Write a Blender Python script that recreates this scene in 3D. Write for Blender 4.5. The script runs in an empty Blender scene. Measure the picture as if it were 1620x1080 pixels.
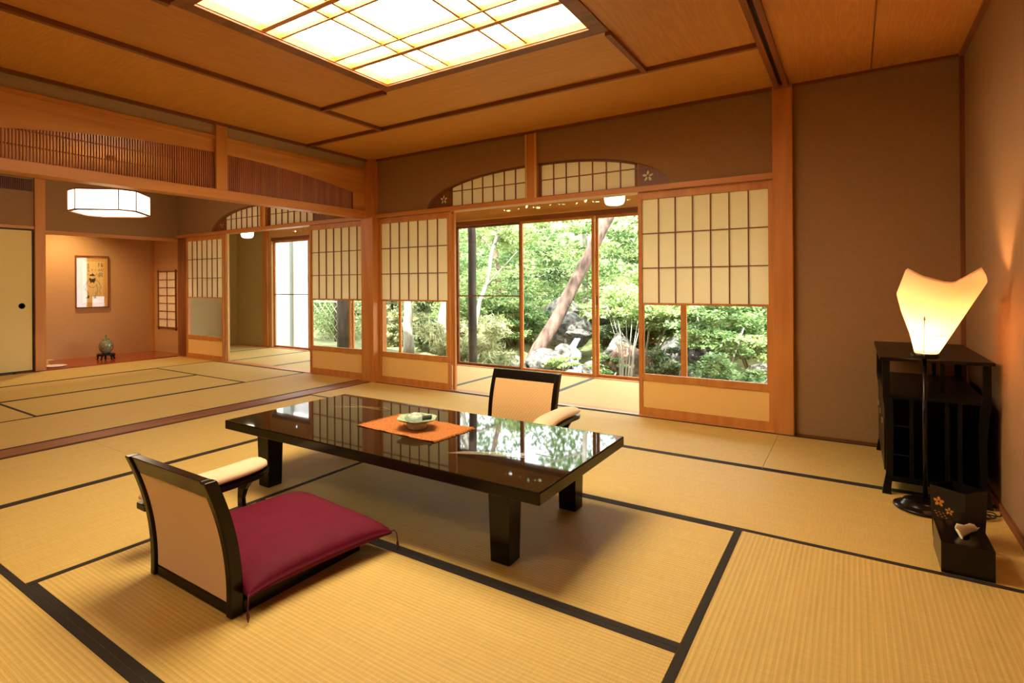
import bpy, bmesh, math, random
import numpy as np
from math import sin, cos, pi, sqrt, atan2
from mathutils import Vector, Matrix, Euler
from mathutils.geometry import tessellate_polygon
C = bpy.context.scene.collection
random.seed(7)

# ------------------------------------------------------------------ materials
def S(r, g, b):
    f = lambda c: (c/255/12.92) if c/255 <= .04045 else ((c/255+.055)/1.055)**2.4
    return (f(r), f(g), f(b), 1)
MATS = {}
def newmat(name):
    m = bpy.data.materials.new(name); m.use_nodes = True
    nt = m.node_tree; nt.nodes.clear()
    out = nt.nodes.new('ShaderNodeOutputMaterial')
    MATS[name] = m
    return m, nt, out
def N(nt, t, **k):
    n = nt.nodes.new(t)
    for a, v in k.items():
        if a in n.inputs: n.inputs[a].default_value = v
        else: setattr(n, a, v)
    return n
def pbsdf(nt, out, col=None, rough=.5, **k):
    p = nt.nodes.new('ShaderNodeBsdfPrincipled')
    if col is not None: p.inputs['Base Color'].default_value = col
    p.inputs['Roughness'].default_value = rough
    for a, v in k.items(): p.inputs[a.replace('_', ' ')].default_value = v
    nt.links.new(p.outputs[0], out.inputs[0]); return p
def ramp(nt, fac, stops):
    r = nt.nodes.new('ShaderNodeValToRGB'); e = r.color_ramp.elements
    while len(e) < len(stops): e.new(.5)
    for i, (p, c) in enumerate(stops): e[i].position = p; e[i].color = c
    nt.links.new(fac, r.inputs[0]); return r
def bump(nt, h, p, strength=.3, dist=.002):
    b = nt.nodes.new('ShaderNodeBump'); b.inputs['Strength'].default_value = strength; b.inputs['Distance'].default_value = dist
    nt.links.new(h, b.inputs['Height']); nt.links.new(b.outputs[0], p.inputs['Normal'])
def coords(nt, scale, rot=(0, 0, 0)):
    tc = nt.nodes.new('ShaderNodeTexCoord'); mp = nt.nodes.new('ShaderNodeMapping')
    mp.inputs['Scale'].default_value = scale; mp.inputs['Rotation'].default_value = rot
    nt.links.new(tc.outputs['Object'], mp.inputs[0]); return mp.outputs[0]
def simple(name, col, rough=.5, **k):
    m, nt, out = newmat(name); pbsdf(nt, out, col, rough, **k); return m
def noisy(name, c1, c2, scale, rough=.6, bstr=.0, bdist=.002, detail=4, **k):
    m, nt, out = newmat(name); p = pbsdf(nt, out, c1, rough, **k)
    v = coords(nt, scale if isinstance(scale, tuple) else (scale,)*3)
    n = N(nt, 'ShaderNodeTexNoise'); n.inputs['Scale'].default_value = 1; n.inputs['Detail'].default_value = detail
    nt.links.new(v, n.inputs['Vector'])
    r = ramp(nt, n.outputs[0], [(.3, c1), (.7, c2)]); nt.links.new(r.outputs[0], p.inputs['Base Color'])
    if bstr: bump(nt, n.outputs[0], p, bstr, bdist)
    return m
def wood(name, c1, c2, axis, rough=.45, freq=1.0):
    """grain stretched along one axis"""
    m, nt, out = newmat(name); p = pbsdf(nt, out, c1, rough)
    sc = [22*freq]*3; sc['XYZ'.index(axis)] = 1.1*freq
    v = coords(nt, tuple(sc))
    n = N(nt, 'ShaderNodeTexNoise'); n.inputs['Scale'].default_value = 1; n.inputs['Detail'].default_value = 6; n.inputs['Distortion'].default_value = .6
    nt.links.new(v, n.inputs['Vector'])
    sc2 = [3.2*freq]*3; sc2['XYZ'.index(axis)] = .35*freq
    v2 = coords(nt, tuple(sc2))
    n2 = N(nt, 'ShaderNodeTexNoise'); n2.inputs['Scale'].default_value = 1; n2.inputs['Detail'].default_value = 2
    nt.links.new(v2, n2.inputs['Vector'])
    mul = N(nt, 'ShaderNodeMath', operation='MULTIPLY'); mul.inputs[1].default_value = 14
    nt.links.new(n2.outputs[0], mul.inputs[0])
    sn = N(nt, 'ShaderNodeMath', operation='SINE'); mul2 = N(nt, 'ShaderNodeMath', operation='MULTIPLY'); mul2.inputs[1].default_value = 2.5
    nt.links.new(mul.outputs[0], mul2.inputs[0]); nt.links.new(mul2.outputs[0], sn.inputs[0])
    ad = N(nt, 'ShaderNodeMath', operation='MULTIPLY_ADD'); ad.inputs[1].default_value = .12
    nt.links.new(sn.outputs[0], ad.inputs[0]); nt.links.new(n.outputs[0], ad.inputs[2])
    r = ramp(nt, ad.outputs[0], [(.25, c2), (.7, c1)]); nt.links.new(r.outputs[0], p.inputs['Base Color'])
    return m
for ax in 'XYZ':
    wood('wood'+ax, S(206, 139, 70), S(190, 121, 57), ax)
    wood('wood_dark'+ax, S(140, 82, 44), S(112, 62, 32), ax)
    wood('wood_pale'+ax, S(222, 180, 112), S(205, 158, 92), ax)
    wood('board'+ax, S(216, 156, 92), S(196, 134, 74), ax, .5, .8)
    wood('slat'+ax, S(176, 104, 56), S(150, 84, 44), ax, .5, .8)
noisy('plaster', S(156, 122, 84), S(151, 117, 79), 60, .9, .1, .001)
noisy('plaster_alcove', S(200, 158, 108), S(190, 148, 100), 60, .9, .1, .001)
noisy('plaster_veranda', S(190, 172, 122), S(182, 164, 114), 60, .9, .1, .001)
noisy('plaster_pale', S(180, 152, 124), S(172, 145, 117), 60, .9, .1, .001)
noisy('white_render', S(235, 235, 232), S(225, 226, 224), 8, .9)
simple('reflection_grey', S(150, 160, 150), .5)
simple('heri', S(34, 26, 20), .85)
simple('heri_grey', S(96, 92, 88), .85)
simple('lacquer', (.007, .005, .004, 1), .22, Specular_IOR_Level=.28)
simple('lacquer_soft', (.0035, .0028, .0025, 1), .35, Specular_IOR_Level=.22)
simple('lacquer_top', (.012, .008, .005, 1), .03, IOR=1.5, Specular_IOR_Level=.5)
simple('inlay', S(112, 98, 62), .2, Coat_Weight=.8, Coat_Roughness=.03)
simple('gold', S(190, 120, 50), .4)
simple('steel', S(180, 180, 175), .3, Metallic=1)
simple('black', (.01, .01, .01, 1), .6)
simple('fusuma', S(228, 206, 140), .8)
simple('koshi', S(240, 200, 124), .8)
simple('ink', S(52, 36, 24), .8)
simple('ink_soft', S(120, 90, 60), .8)
simple('art_paper', S(236, 206, 140), .8)
simple('art_mount', S(222, 176, 96), .7)
simple('tissue', S(245, 232, 205), .8)
simple('porcelain', S(215, 222, 226), .15, Coat_Weight=.5)
simple('celadon', S(170, 200, 170), .12, Coat_Weight=.5)
simple('blue_glaze', S(60, 80, 130), .2)
simple('tray_white', S(240, 225, 215), .5)
simple('stand_yellow', S(225, 195, 110), .5)
noisy('cushion', S(104, 18, 46), S(95, 14, 41), 14, .7, .15, .004, Specular_IOR_Level=.15)
simple('tassel', S(84, 26, 46), .7)
noisy('placemat', S(206, 128, 60), S(128, 66, 26), (90, 230, 60), .95, 1.0, .004)
noisy('bark_dark', S(74, 62, 52), S(40, 34, 28), (14, 14, 3), .95, .8, .02)
noisy('bark_red', S(140, 112, 98), S(66, 52, 44), (10, 10, 3), .95, .8, .03)
noisy('bark_pale', S(178, 172, 156), S(110, 102, 88), (9, 9, 3), .95, .5, .02)
noisy('rock', S(134, 132, 124), S(34, 32, 28), 9, .9, 1.0, .08, 12)
noisy('rock_brown', S(128, 98, 76), S(60, 46, 36), 5.5, .9, 1.0, .06, 8)
noisy('ground', S(150, 150, 104), S(84, 96, 54), 2.2, 1, .6, .03, 8)
noisy('gravel', S(205, 198, 172), S(160, 154, 130), 30, 1, .5, .02)
noisy('water', S(70, 84, 70), S(40, 52, 44), 2, .08)
noisy('falling_water', S(190, 200, 215), S(90, 105, 130), (30, 30, 3), .3)
simple('bamboo', S(150, 146, 108), .6)
# brocade upholstery
m, nt, out = newmat('brocade'); p = pbsdf(nt, out, S(226, 184, 130), .75)
v = coords(nt, (46, 46, 46), (0.6, .7, .78)); ch = N(nt, 'ShaderNodeTexChecker'); ch.inputs['Scale'].default_value = 3
ch.inputs['Color1'].default_value = S(232, 192, 138); ch.inputs['Color2'].default_value = S(216, 172, 116)
nt.links.new(v, ch.inputs['Vector']); nt.links.new(ch.outputs[0], p.inputs['Base Color']); bump(nt, ch.outputs[1], p, .2, .001)
m, nt, out = newmat('brocade_plain'); p = pbsdf(nt, out, S(238, 208, 176), .8)
v = coords(nt, (700,)*3); n = N(nt, 'ShaderNodeTexNoise'); nt.links.new(v, n.inputs['Vector']); bump(nt, n.outputs[0], p, .3, .001)
# tatami: ribs run along local X
m, nt, out = newmat('tatami'); p = pbsdf(nt, out, S(214, 188, 120), .62)
tc = N(nt, 'ShaderNodeTexCoord'); sx = N(nt, 'ShaderNodeSeparateXYZ'); nt.links.new(tc.outputs['Object'], sx.inputs[0])
a = N(nt, 'ShaderNodeMath', operation='MULTIPLY'); a.inputs[1].default_value = 2*pi/.0165; nt.links.new(sx.outputs[1], a.inputs[0])
s = N(nt, 'ShaderNodeMath', operation='SINE'); nt.links.new(a.outputs[0], s.inputs[0])
r = ramp(nt, s.outputs[0], [(0.0, S(206, 174, 98)), (.5, S(216, 186, 112))])
v = coords(nt, (3, 260, 3)); n = N(nt, 'ShaderNodeTexNoise'); n.inputs['Scale'].default_value = 1; n.inputs['Detail'].default_value = 3; nt.links.new(v, n.inputs['Vector'])
r2 = ramp(nt, n.outputs[0], [(.3, (.86, .86, .84, 1)), (.75, (1.06, 1.05, 1.0, 1))])
v3 = coords(nt, (300, 14, 3)); n3 = N(nt, 'ShaderNodeTexNoise'); n3.inputs['Scale'].default_value = 1; nt.links.new(v3, n3.inputs['Vector'])
r3 = ramp(nt, n3.outputs[0], [(.3, (.9, .9, .88, 1)), (.7, (1.04, 1.04, 1.0, 1))])
mx = N(nt, 'ShaderNodeMix', data_type='RGBA', blend_type='MULTIPLY'); mx.inputs[0].default_value = 1
nt.links.new(r.outputs[0], mx.inputs[6]); nt.links.new(r2.outputs[0], mx.inputs[7])
mx2 = N(nt, 'ShaderNodeMix', data_type='RGBA', blend_type='MULTIPLY'); mx2.inputs[0].default_value = 1
nt.links.new(mx.outputs[2], mx2.inputs[6]); nt.links.new(r3.outputs[0], mx2.inputs[7])
nt.links.new(mx2.outputs[2], p.inputs['Base Color'])
bump(nt, s.outputs[0], p, .3, .0010)
# shoji paper
def paper(name, col, trans, tcol=None):
    m, nt, out = newmat(name)
    d = N(nt, 'ShaderNodeBsdfDiffuse'); d.inputs[0].default_value = col
    t = N(nt, 'ShaderNodeBsdfTranslucent'); t.inputs[0].default_value = tcol or col
    mi = N(nt, 'ShaderNodeMixShader'); mi.inputs[0].default_value = trans
    nt.links.new(d.outputs[0], mi.inputs[1]); nt.links.new(t.outputs[0], mi.inputs[2]); nt.links.new(mi.outputs[0], out.inputs[0])
paper('paper', S(253, 246, 224), .44)
paper('lamp_paper', S(246, 222, 196), .6)
# glass
m, nt, out = newmat('glass')
g = N(nt, 'ShaderNodeBsdfGlossy'); g.inputs['Roughness'].default_value = 0; t = N(nt, 'ShaderNodeBsdfTransparent')
lw = N(nt, 'ShaderNodeLayerWeight'); pw = N(nt, 'ShaderNodeMath', operation='POWER'); pw.inputs[1].default_value = 4.5; nt.links.new(lw.outputs['Facing'], pw.inputs[0])
fr = N(nt, 'ShaderNodeMath', operation='MULTIPLY_ADD'); fr.inputs[1].default_value = .5; fr.inputs[2].default_value = .025; nt.links.new(pw.outputs[0], fr.inputs[0]); mi = N(nt, 'ShaderNodeMixShader')
nt.links.new(fr.outputs[0], mi.inputs[0]); nt.links.new(t.outputs[0], mi.inputs[1]); nt.links.new(g.outputs[0], mi.inputs[2]); nt.links.new(mi.outputs[0], out.inputs[0])
m, nt, out = newmat('picture_glass')
g = N(nt, 'ShaderNodeBsdfGlossy'); g.inputs['Roughness'].default_value = .02; t = N(nt, 'ShaderNodeBsdfTransparent'); mi = N(nt, 'ShaderNodeMixShader'); mi.inputs[0].default_value = .05
nt.links.new(t.outputs[0], mi.inputs[1]); nt.links.new(g.outputs[0], mi.inputs[2]); nt.links.new(mi.outputs[0], out.inputs[0])
m, nt, out = newmat('thick_glass'); p = pbsdf(nt, out, (.9, .95, .92, 1), .05, IOR=1.45, Transmission_Weight=.85)
def emis(name, col, st):
    m, nt, out = newmat(name); e = N(nt, 'ShaderNodeEmission'); e.inputs[0].default_value = col; e.inputs[1].default_value = st
    nt.links.new(e.outputs[0], out.inputs[0])
WARM = (1, .74, .42, 1)
emis('skylight', (1, .80, .50, 1), 7.5)
emis('fill_panel', (1, .74, .42, 1), 2.6)
emis('lamp_white', (1, .82, .60, 1), 3.2)
emis('bulb', (1, .70, .40, 1), 30)
# leaves
def leaf(name, c1, c2, c3):
    m, nt, out = newmat(name)
    v = coords(nt, (1.3,)*3); n = N(nt, 'ShaderNodeTexNoise'); n.inputs['Scale'].default_value = 5; n.inputs['Detail'].default_value = 8; nt.links.new(v, n.inputs['Vector'])
    r = ramp(nt, n.outputs[0], [(.32, c1), (.5, c2), (.68, c3)])
    d = N(nt, 'ShaderNodeBsdfPrincipled'); d.inputs['Roughness'].default_value = .45; nt.links.new(r.outputs[0], d.inputs['Base Color'])
    t = N(nt, 'ShaderNodeBsdfTranslucent'); nt.links.new(r.outputs[0], t.inputs[0])
    mi = N(nt, 'ShaderNodeMixShader'); mi.inputs[0].default_value = .45
    nt.links.new(d.outputs[0], mi.inputs[1]); nt.links.new(t.outputs[0], mi.inputs[2]); nt.links.new(mi.outputs[0], out.inputs[0])
leaf('leaf_green', S(62, 90, 48), S(110, 142, 82), S(176, 194, 136))
leaf('leaf_bright', S(96, 124, 64), S(154, 176, 106), S(216, 222, 170))
leaf('leaf_dark', S(34, 50, 30), S(62, 84, 50), S(104, 124, 80))
leaf('leaf_pale', S(96, 108, 66), S(160, 164, 116), S(214, 212, 170))

# ------------------------------------------------------------------ mesh helpers
class MB:
    def __init__(s): s.v = []; s.f = []
    def add(s, vs, fs):
        o = len(s.v); s.v += [tuple(p) for p in vs]; s.f += [tuple(i+o for i in f) for f in fs]; return s
    def box(s, x0, x1, y0, y1, z0, z1, M=None):
        vs = [Vector((x, y, z)) for x in (x0, x1) for y in (y0, y1) for z in (z0, z1)]
        if M: vs = [M @ p for p in vs]
        return s.add(vs, [(0, 1, 3, 2), (4, 6, 7, 5), (0, 4, 5, 1), (2, 3, 7, 6), (0, 2, 6, 4), (1, 5, 7, 3)])
    def lathe(s, prof, n=32, c=(0, 0, 0), fn=None):
        vs = []; fs = []
        for r, z in prof:
            for i in range(n):
                a = 2*pi*i/n; k = fn(a, r, z) if fn else 1
                vs.append((c[0]+r*k*cos(a), c[1]+r*k*sin(a), c[2]+z))
        for j in range(len(prof)-1):
            for i in range(n):
                fs.append((j*n+i, j*n+(i+1) % n, (j+1)*n+(i+1) % n, (j+1)*n+i))
        if prof[0][0] > 1e-5: fs.append(tuple(reversed(range(n))))
        if prof[-1][0] > 1e-5: fs.append(tuple((len(prof)-1)*n+i for i in range(n)))
        return s.add(vs, fs)
    def tube(s, pts, rad, n=8, cap=True):
        pts = [Vector(p) for p in pts]
        rs = rad if isinstance(rad, (list, tuple)) else [rad]*len(pts)
        vs = []; fs = []; up = Vector((0, 0, 1)); prev = None
        for i, p in enumerate(pts):
            d = (pts[min(i+1, len(pts)-1)]-pts[max(i-1, 0)]).normalized()
            if prev is None:
                a = d.cross(up) if abs(d.z) < .95 else d.cross(Vector((1, 0, 0)))
            else: a = prev - d*prev.dot(d)
            a.normalize(); prev = a; b = d.cross(a)
            for k in range(n):
                t = 2*pi*k/n; vs.append(p+(a*cos(t)+b*sin(t))*rs[i])
        for j in range(len(pts)-1):
            for k in range(n):
                fs.append((j*n+k, j*n+(k+1) % n, (j+1)*n+(k+1) % n, (j+1)*n+k))
        if cap: fs.append(tuple(reversed(range(n)))); fs.append(tuple((len(pts)-1)*n+k for k in range(n)))
        return s.add(vs, fs)
    def plate(s, outer, holes, w0, w1, plane='XZ'):
        """flat plate with holes; 2d coords (a,b) mapped, thickness w0..w1"""
        polys = [outer]+list(holes)
        flat = [p for q in polys for p in q]
        tris = tessellate_polygon([[Vector((a, b, 0)) for a, b in q] for q in polys])
        mp = {'XZ': lambda a, b, w: (a, w, b), 'YZ': lambda a, b, w: (w, a, b), 'XY': lambda a, b, w: (a, b, w)}[plane]
        n = len(flat)
        vs = [mp(a, b, w0) for a, b in flat]+[mp(a, b, w1) for a, b in flat]
        fs = [tuple(t) for t in tris]+[tuple(i+n for i in reversed(t)) for t in tris]
        o = 0
        for q in polys:
            k = len(q)
            for i in range(k): fs.append((o+i, o+(i+1) % k, o+(i+1) % k+n, o+i+n))
            o += k
        return s.add(vs, fs)
    def prism(s, poly, w0, w1, plane='XY'): return s.plate(poly, [], w0, w1, plane)
    def build(s, name, mat, parent=None, loc=None, smooth=False, bevel=0, sub=0, seg=2):
        me = bpy.data.meshes.new(name); me.from_pydata(s.v, [], s.f); me.validate(); me.update()
        bm = bmesh.new(); bm.from_mesh(me); bmesh.ops.recalc_face_normals(bm, faces=bm.faces); bm.to_mesh(me); bm.free()
        o = bpy.data.objects.new(name, me); C.objects.link(o)
        if mat: me.materials.append(MATS[mat])
        if parent: o.parent = parent
        if loc: o.location = loc
        if smooth:
            for p in me.polygons: p.use_smooth = True
        if bevel:
            b = o.modifiers.new('b', 'BEVEL'); b.width = bevel; b.segments = seg; b.limit_method = 'ANGLE'; b.angle_limit = .6
        if sub:
            b = o.modifiers.new('s', 'SUBSURF'); b.levels = sub; b.render_levels = sub
        return o
def thing(name, label, cat, loc=(0, 0, 0), rz=0, group=None):
    o = bpy.data.objects.new(name, None); C.objects.link(o); o.location = loc; o.rotation_euler = (0, 0, rz); o.empty_display_size = .1
    return tag(o, label, cat, group)
def tag(o, label=None, cat=None, group=None, kind=None):
    if label: o['label'] = label
    if cat: o['category'] = cat
    if group: o['group'] = group
    if kind: o['kind'] = kind
    return o
def struct(o, label=None, cat=None): o['kind'] = 'structure'; return tag(o, label, cat)
def sbox(name, mat, *b, label=None, cat=None, bevel=0):
    return struct(MB().box(*b).build(name, mat, bevel=bevel), label, cat)
def copy_tree(o, parent=None):
    c = o.copy(); C.objects.link(c)
    if parent: c.parent = parent
    for ch in [x for x in bpy.data.objects if x.parent == o]: copy_tree(ch, c)
    return c

# ------------------------------------------------------------------ camera
H = 1.04; YAW = .6266; ROLL = -.0065; F = 893.5; CX = 703; CY = 450.6
r = Vector((cos(YAW), sin(YAW), 0)); f = Vector((-sin(YAW), cos(YAW), 0)); u = Vector((0, 0, 1))
r2_, u2_ = r*cos(ROLL)+u*sin(ROLL), u*cos(ROLL)-r*sin(ROLL)
cam = bpy.data.cameras.new('camera'); co = bpy.data.objects.new('camera', cam); C.objects.link(co)
M = Matrix.Identity(4)
for i in range(3): M[i][0] = r2_[i]; M[i][1] = u2_[i]; M[i][2] = -f[i]
M[0][3], M[1][3], M[2][3] = 0, 0, H
co.matrix_world = M
cam.sensor_width = 36; cam.lens = 36*F/1620; cam.shift_x = (810-CX)/1620; cam.shift_y = -(540-CY)/1620; cam.clip_start = .02; cam.clip_end = 200
bpy.context.scene.camera = co

# ------------------------------------------------------------------ room constants
XR = .54; YB = 4.54; XP = -4.30; XT = -8.25; YV = 6.06; ZC = 2.40; YN = -1.3
# ---- floors
sbox('floor', 'tatami', -9.4, XR+.1, YN-.1, YB+.1, -.16, -.045)
sbox('floor_veranda', 'tatami', -9.2, 1.4, YB+.1, YV+.08, -.16, -.045)
# ---- tatami mats
MATN = [0]
def mat_(x0, x1, y0, y1, along, label, group='tatami mats in the main room', heri='heri', b=True):
    cx, cy = (x0+x1)/2, (y0+y1)/2
    L, W = ((x1-x0), (y1-y0)) if along == 'x' else ((y1-y0), (x1-x0))
    t = thing('tatami_mat', label, 'tatami mat', (cx, cy, -.045), 0 if along == 'x' else pi/2, group)
    g = .0012
    MB().box(-L/2+g, L/2-g, -W/2+g, W/2-g, 0, .045).build('woven_rush_surface', 'tatami', t)
    if b:
        for s in (-1, 1):
            y0_, y1_ = sorted((s*(W/2-.0008), s*(W/2-.027)))
            MB().box(-L/2+g, L/2-g, y0_, y1_, .0452, .0462).build('cloth_edging', heri, t)
    return t
mat_(-4.21, -3.28, 1.69, 3.6, 'y', 'tatami mat beside the wooden floor track, touching the row by the screens')
mat_(-4.21, -3.28, -.22, 1.69, 'y', 'tatami mat beside the wooden floor track at the left edge of the photo')
mat_(-3.28, -2.335, .74, 2.65, 'y', 'tatami mat under the left end of the low table')
mat_(-3.28, -1.37, 2.65, 3.6, 'x', 'tatami mat behind the left half of the low table')
mat_(-1.37, XR-.005, 2.65, 3.6, 'x', 'tatami mat the floor lamp base and cabinet front feet stand on')
mat_(-2.335, -.41, 1.69, 2.65, 'x', 'shaded tatami mat directly under the low table')
mat_(-2.335, -.41, .74, 1.69, 'x', 'tatami mat under the legless chair with the purple cushion')
mat_(-.41, XR-.005, .74, 2.65, 'y', 'large ribbed tatami mat in the near right corner of the photo')
mat_(-3.28, -1.37, -.21, .74, 'x', 'ribbed tatami mat cut off by the lower left corner of the photo')
mat_(-1.37, XR-.005, -.21, .74, 'x', 'tatami mat just below the lower edge of the photo')
mat_(-4.21, -2.33, 3.6, 4.5, 'x', 'tatami mat along the paper screen beside the room-dividing pillar')
mat_(-2.33, -.42, 3.6, 4.5, 'x', 'tatami mat in front of the open doorway to the garden')
mat_(-.42, XR-.005, 3.6, 4.5, 'x', 'short tatami mat along the back wall under the rear of the black cabinet')
G2 = 'tatami mats in the far room'
mat_(-5.35, -4.42, 2.71, 4.5, 'y', 'far room tatami mat just beyond the floor track, its far half', G2)
mat_(-5.35, -4.42, .8, 2.71, 'y', 'far room tatami mat just beyond the floor track, its near half', G2)
mat_(-6.27, -5.35, 1.77, 3.67, 'y', 'far room tatami mat in the middle, the nearer of the two parallel ones', G2)
mat_(-7.22, -6.27, 1.77, 3.67, 'y', 'far room tatami mat in the middle, under the hanging lantern', G2)
mat_(-8.19, -7.22, 2.66, 4.5, 'y', 'far room tatami mat along the front of the alcove', G2)
mat_(-8.19, -7.22, .8, 2.66, 'y', 'far room tatami mat in front of the sliding closet door', G2)
mat_(-7.22, -5.35, 3.67, 4.5, 'x', 'bright tatami mat in front of the far room veranda opening', G2)
mat_(-7.22, -5.35, .82, 1.77, 'x', 'far room tatami mat cut off at the left edge of the photo', G2)
G3 = 'tatami mats on the veranda'
xs = [-8.95, -8.0, -7.05, -6.12, -5.16, -4.25, -3.33, -2.33, -1.38, -.46, .5]
vl = ['at the far left end under the olive wall', 'in front of the far glass door with a white wall outside', 'behind the far room opening, right side',
      'behind the far room paper screen, left half', 'behind the far room paper screen, right half', 'behind the paper screen beside the pillar',
      'seen at the left of the garden doorway', 'seen in the middle of the garden doorway behind the chair', 'behind the right paper screen, left half', 'behind the right paper screen, right half']
for i in range(10):
    mat_(xs[i], xs[i+1], YB+.10, YV-.06, 'y', 'grey-edged veranda tatami mat '+vl[i], G3, 'heri_grey')

# ---- sills and tracks
sbox('trim_1', 'wood_darkY', -4.405, -4.225, YN, YB-.05, -.10, .004, label='wooden floor track between the two rooms', cat='floor track')
sbox('trim_2', 'woodX', XT, -4.345, YB-.03, YB+.095, -.10, .004)
sbox('trim_3', 'woodX', -4.17, -.45, YB-.03, YB+.095, -.10, .004)
sbox('trim_4', 'steel', -3.2, -1.39, YB-.035, YB-.015, .004, .007)
sbox('trim_5', 'woodX', -8.95, 1.2, YV-.06, YV+.07, -.12, .006)
# ---- right wall + back wall right section
sbox('wall_right', 'plaster', XR, XR+.12, YN-.1, YB+.1, -.1, ZC+.1)
sbox('wall_back', 'plaster', -.33, XR, YB, YB+.12, -.1, ZC)
sbox('wall_near', 'plaster', -9.3, XR+.1, YN-.12, YN, -.1, ZC+.1)
sbox('trim_6', 'woodZ', -.449, -.33, YB-.045, YB+.13, -.05, ZC, label='tall square wooden pillar right of the right paper screen', cat='pillar', bevel=.004)
sbox('trim_7', 'wood_darkZ', XR-.022, XR, YB-.022, YB, 0, ZC)
sbox('trim_8', 'woodZ', -4.345, -4.17, YB-.085, YB+.13, -.05, ZC, label='square wooden pillar where the two rooms meet', cat='pillar', bevel=.004)
sbox('baseboard_right', 'wood_darkY', XR-.012, XR, YN, YB-.022, 0, .035)
sbox('baseboard_back', 'wood_darkX', -.33, XR-.022, YB-.006, YB, 0, .012)
# ---- arched transoms above the sliding screens
def arch(dx, hw=1.18, h=.315): return h*max(0, 1-(abs(dx)/hw)**2.35)**.52
def back_wall_upper(xa, xb, xc, tag_n):
    z0 = 1.80; hw = 1.18; n = 48
    top = [(xc-hw*cos(pi*i/n), z0+arch(-hw*cos(pi*i/n))) for i in range(n+1)]
    outer = [(xa, z0), (xa, ZC), (xb, ZC), (xb, z0)]
    MBx = MB(); MBx.plate([(xa, z0-.001)]+top+[(xb, z0-.001), (xb, ZC), (xa, ZC)], [], YB, YB+.10)
    return struct(MBx.build('wall_back_upper', 'plaster'))
back_wall_upper(-4.17, -.449, -2.317, 0)
back_wall_upper(XT, -4.345, -6.16, 1)
def kamoi(x0, x1, nm):
    sbox(nm, 'woodX', x0, x1, YB-.03, YB+.11, 1.765, 1.806)
kamoi(-4.17, -.449, 'trim_9'); kamoi(XT, -4.345, 'trim_10')
def petal(cx, cz, ang, L=.032, w=.0085, off=.006):
    pts = []
    for i in range(10):
        t = 2*pi*i/10; a = off+L/2+L/2*cos(t); b = w*sin(t)*(1 if cos(t) > -.5 else .8)
        pts.append((cx+a*cos(ang)-b*sin(ang), cz+a*sin(ang)+b*cos(ang)))
    return pts
def transom(n, xc, x0, x1, label):
    """lattice half of an arched transom: x0..x1 offsets from the centre xc"""
    t = thing('window_%d' % n, label, 'transom window', (xc, YB+.05, 1.806)); t['kind'] = 'structure'
    sg = 1 if x1 > 0 else -1
    a, b = min(x0, x1), max(x0, x1)
    fr = MB(); w = .016
    fr.box(a, b, -.014, .014, 0, w)
    z = lambda x: arch(x)-.006
    fr.box(a, a+w, -.014, .014, w, z(a)); fr.box(b-w, b, -.014, .014, w, z(b))
    k = 20
    for i in range(k):
        p, q = a+(b-a)*i/k, a+(b-a)*(i+1)/k
        fr.prism([(p, z(p)-w), (p, z(p)), (q, z(q)), (q, z(q)-w)], -.014, .014, 'XZ')
    fr.build('frame', 'wood_darkX', t)
    la = MB()
    for i in range(1, 7):
        x = a+w+(b-a-2*w)*i/7; la.box(x-.0035, x+.0035, -.010, .004, w, z(x)-w*.5)
    la.box(a+w, b-w, -.009, .003, .155, .162)
    la.build('lattice', 'wood_darkZ', t)
    pp = [(a+w*.5, w*.5)]+[(a+w*.5+(b-a-w)*i/20, z(a+w*.5+(b-a-w)*i/20)-w*.5) for i in range(21)]+[(b-w*.5, w*.5)]
    MB().prism(pp, .005, .0065, 'XZ').build('paper', 'paper', t)
def spandrel(n, xc, sg, label):
    """solid carved end of the arch with a flower opening"""
    t = thing('trim_%d' % n, label, 'carved panel', (xc, YB+.05, 1.806)); t['kind'] = 'structure'
    k = 16; pts = [(sg*.925, 0)]+[(sg*(.925+(1.178-.925)*i/k), arch(.925+(1.178-.925)*i/k)-.003) for i in range(k+1)]
    if pts[-1][1] < .004: pts[-1] = (pts[-1][0], .004)
    pts.append((sg*1.178, 0))
    cx = sg*1.0; holes = [petal(cx, .088, pi/2+2*pi*i/5, .040, .0115) for i in range(5)]
    MB().plate(pts, holes, -.012, .0, 'XZ').build('board', 'wood_darkX', t)
    MB().box(cx-.07, cx+.07, .002, .004, .02, .15).build('backing_paper', 'paper', t)
for base, xc, tx in ((1, -2.317, ''), (3, -6.16, ' in the far room')):
    transom(base, xc, -.055, -.915, 'arched paper lattice transom left of its centre post'+(tx or ' over the garden doorway'))
    transom(base+1, xc, .055, .915, 'arched paper lattice transom right of its centre post'+(tx or ' over the garden doorway'))
    spandrel(20+base, xc, -1, 'dark carved corner panel with faint flower at left foot of the arch'+(tx or ' over the garden doorway'))
    spandrel(21+base, xc, 1, 'dark carved corner panel with bright flower at right foot of the arch'+(tx or ' over the garden doorway'))
    sbox('trim_%d' % (10+base), 'woodZ', xc-.053, xc+.053, YB-.012, YB+.10, 1.806, ZC)
    sbox('trim_%d' % (15+base), 'wood_paleZ', xc+.036, xc+.056, YB-.022, YB-.012, 1.806, ZC)
    sbox('trim_%d' % (30+base), 'wood_paleZ', xc-.056, xc-.036, YB-.022, YB-.012, 1.806, ZC)
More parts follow.
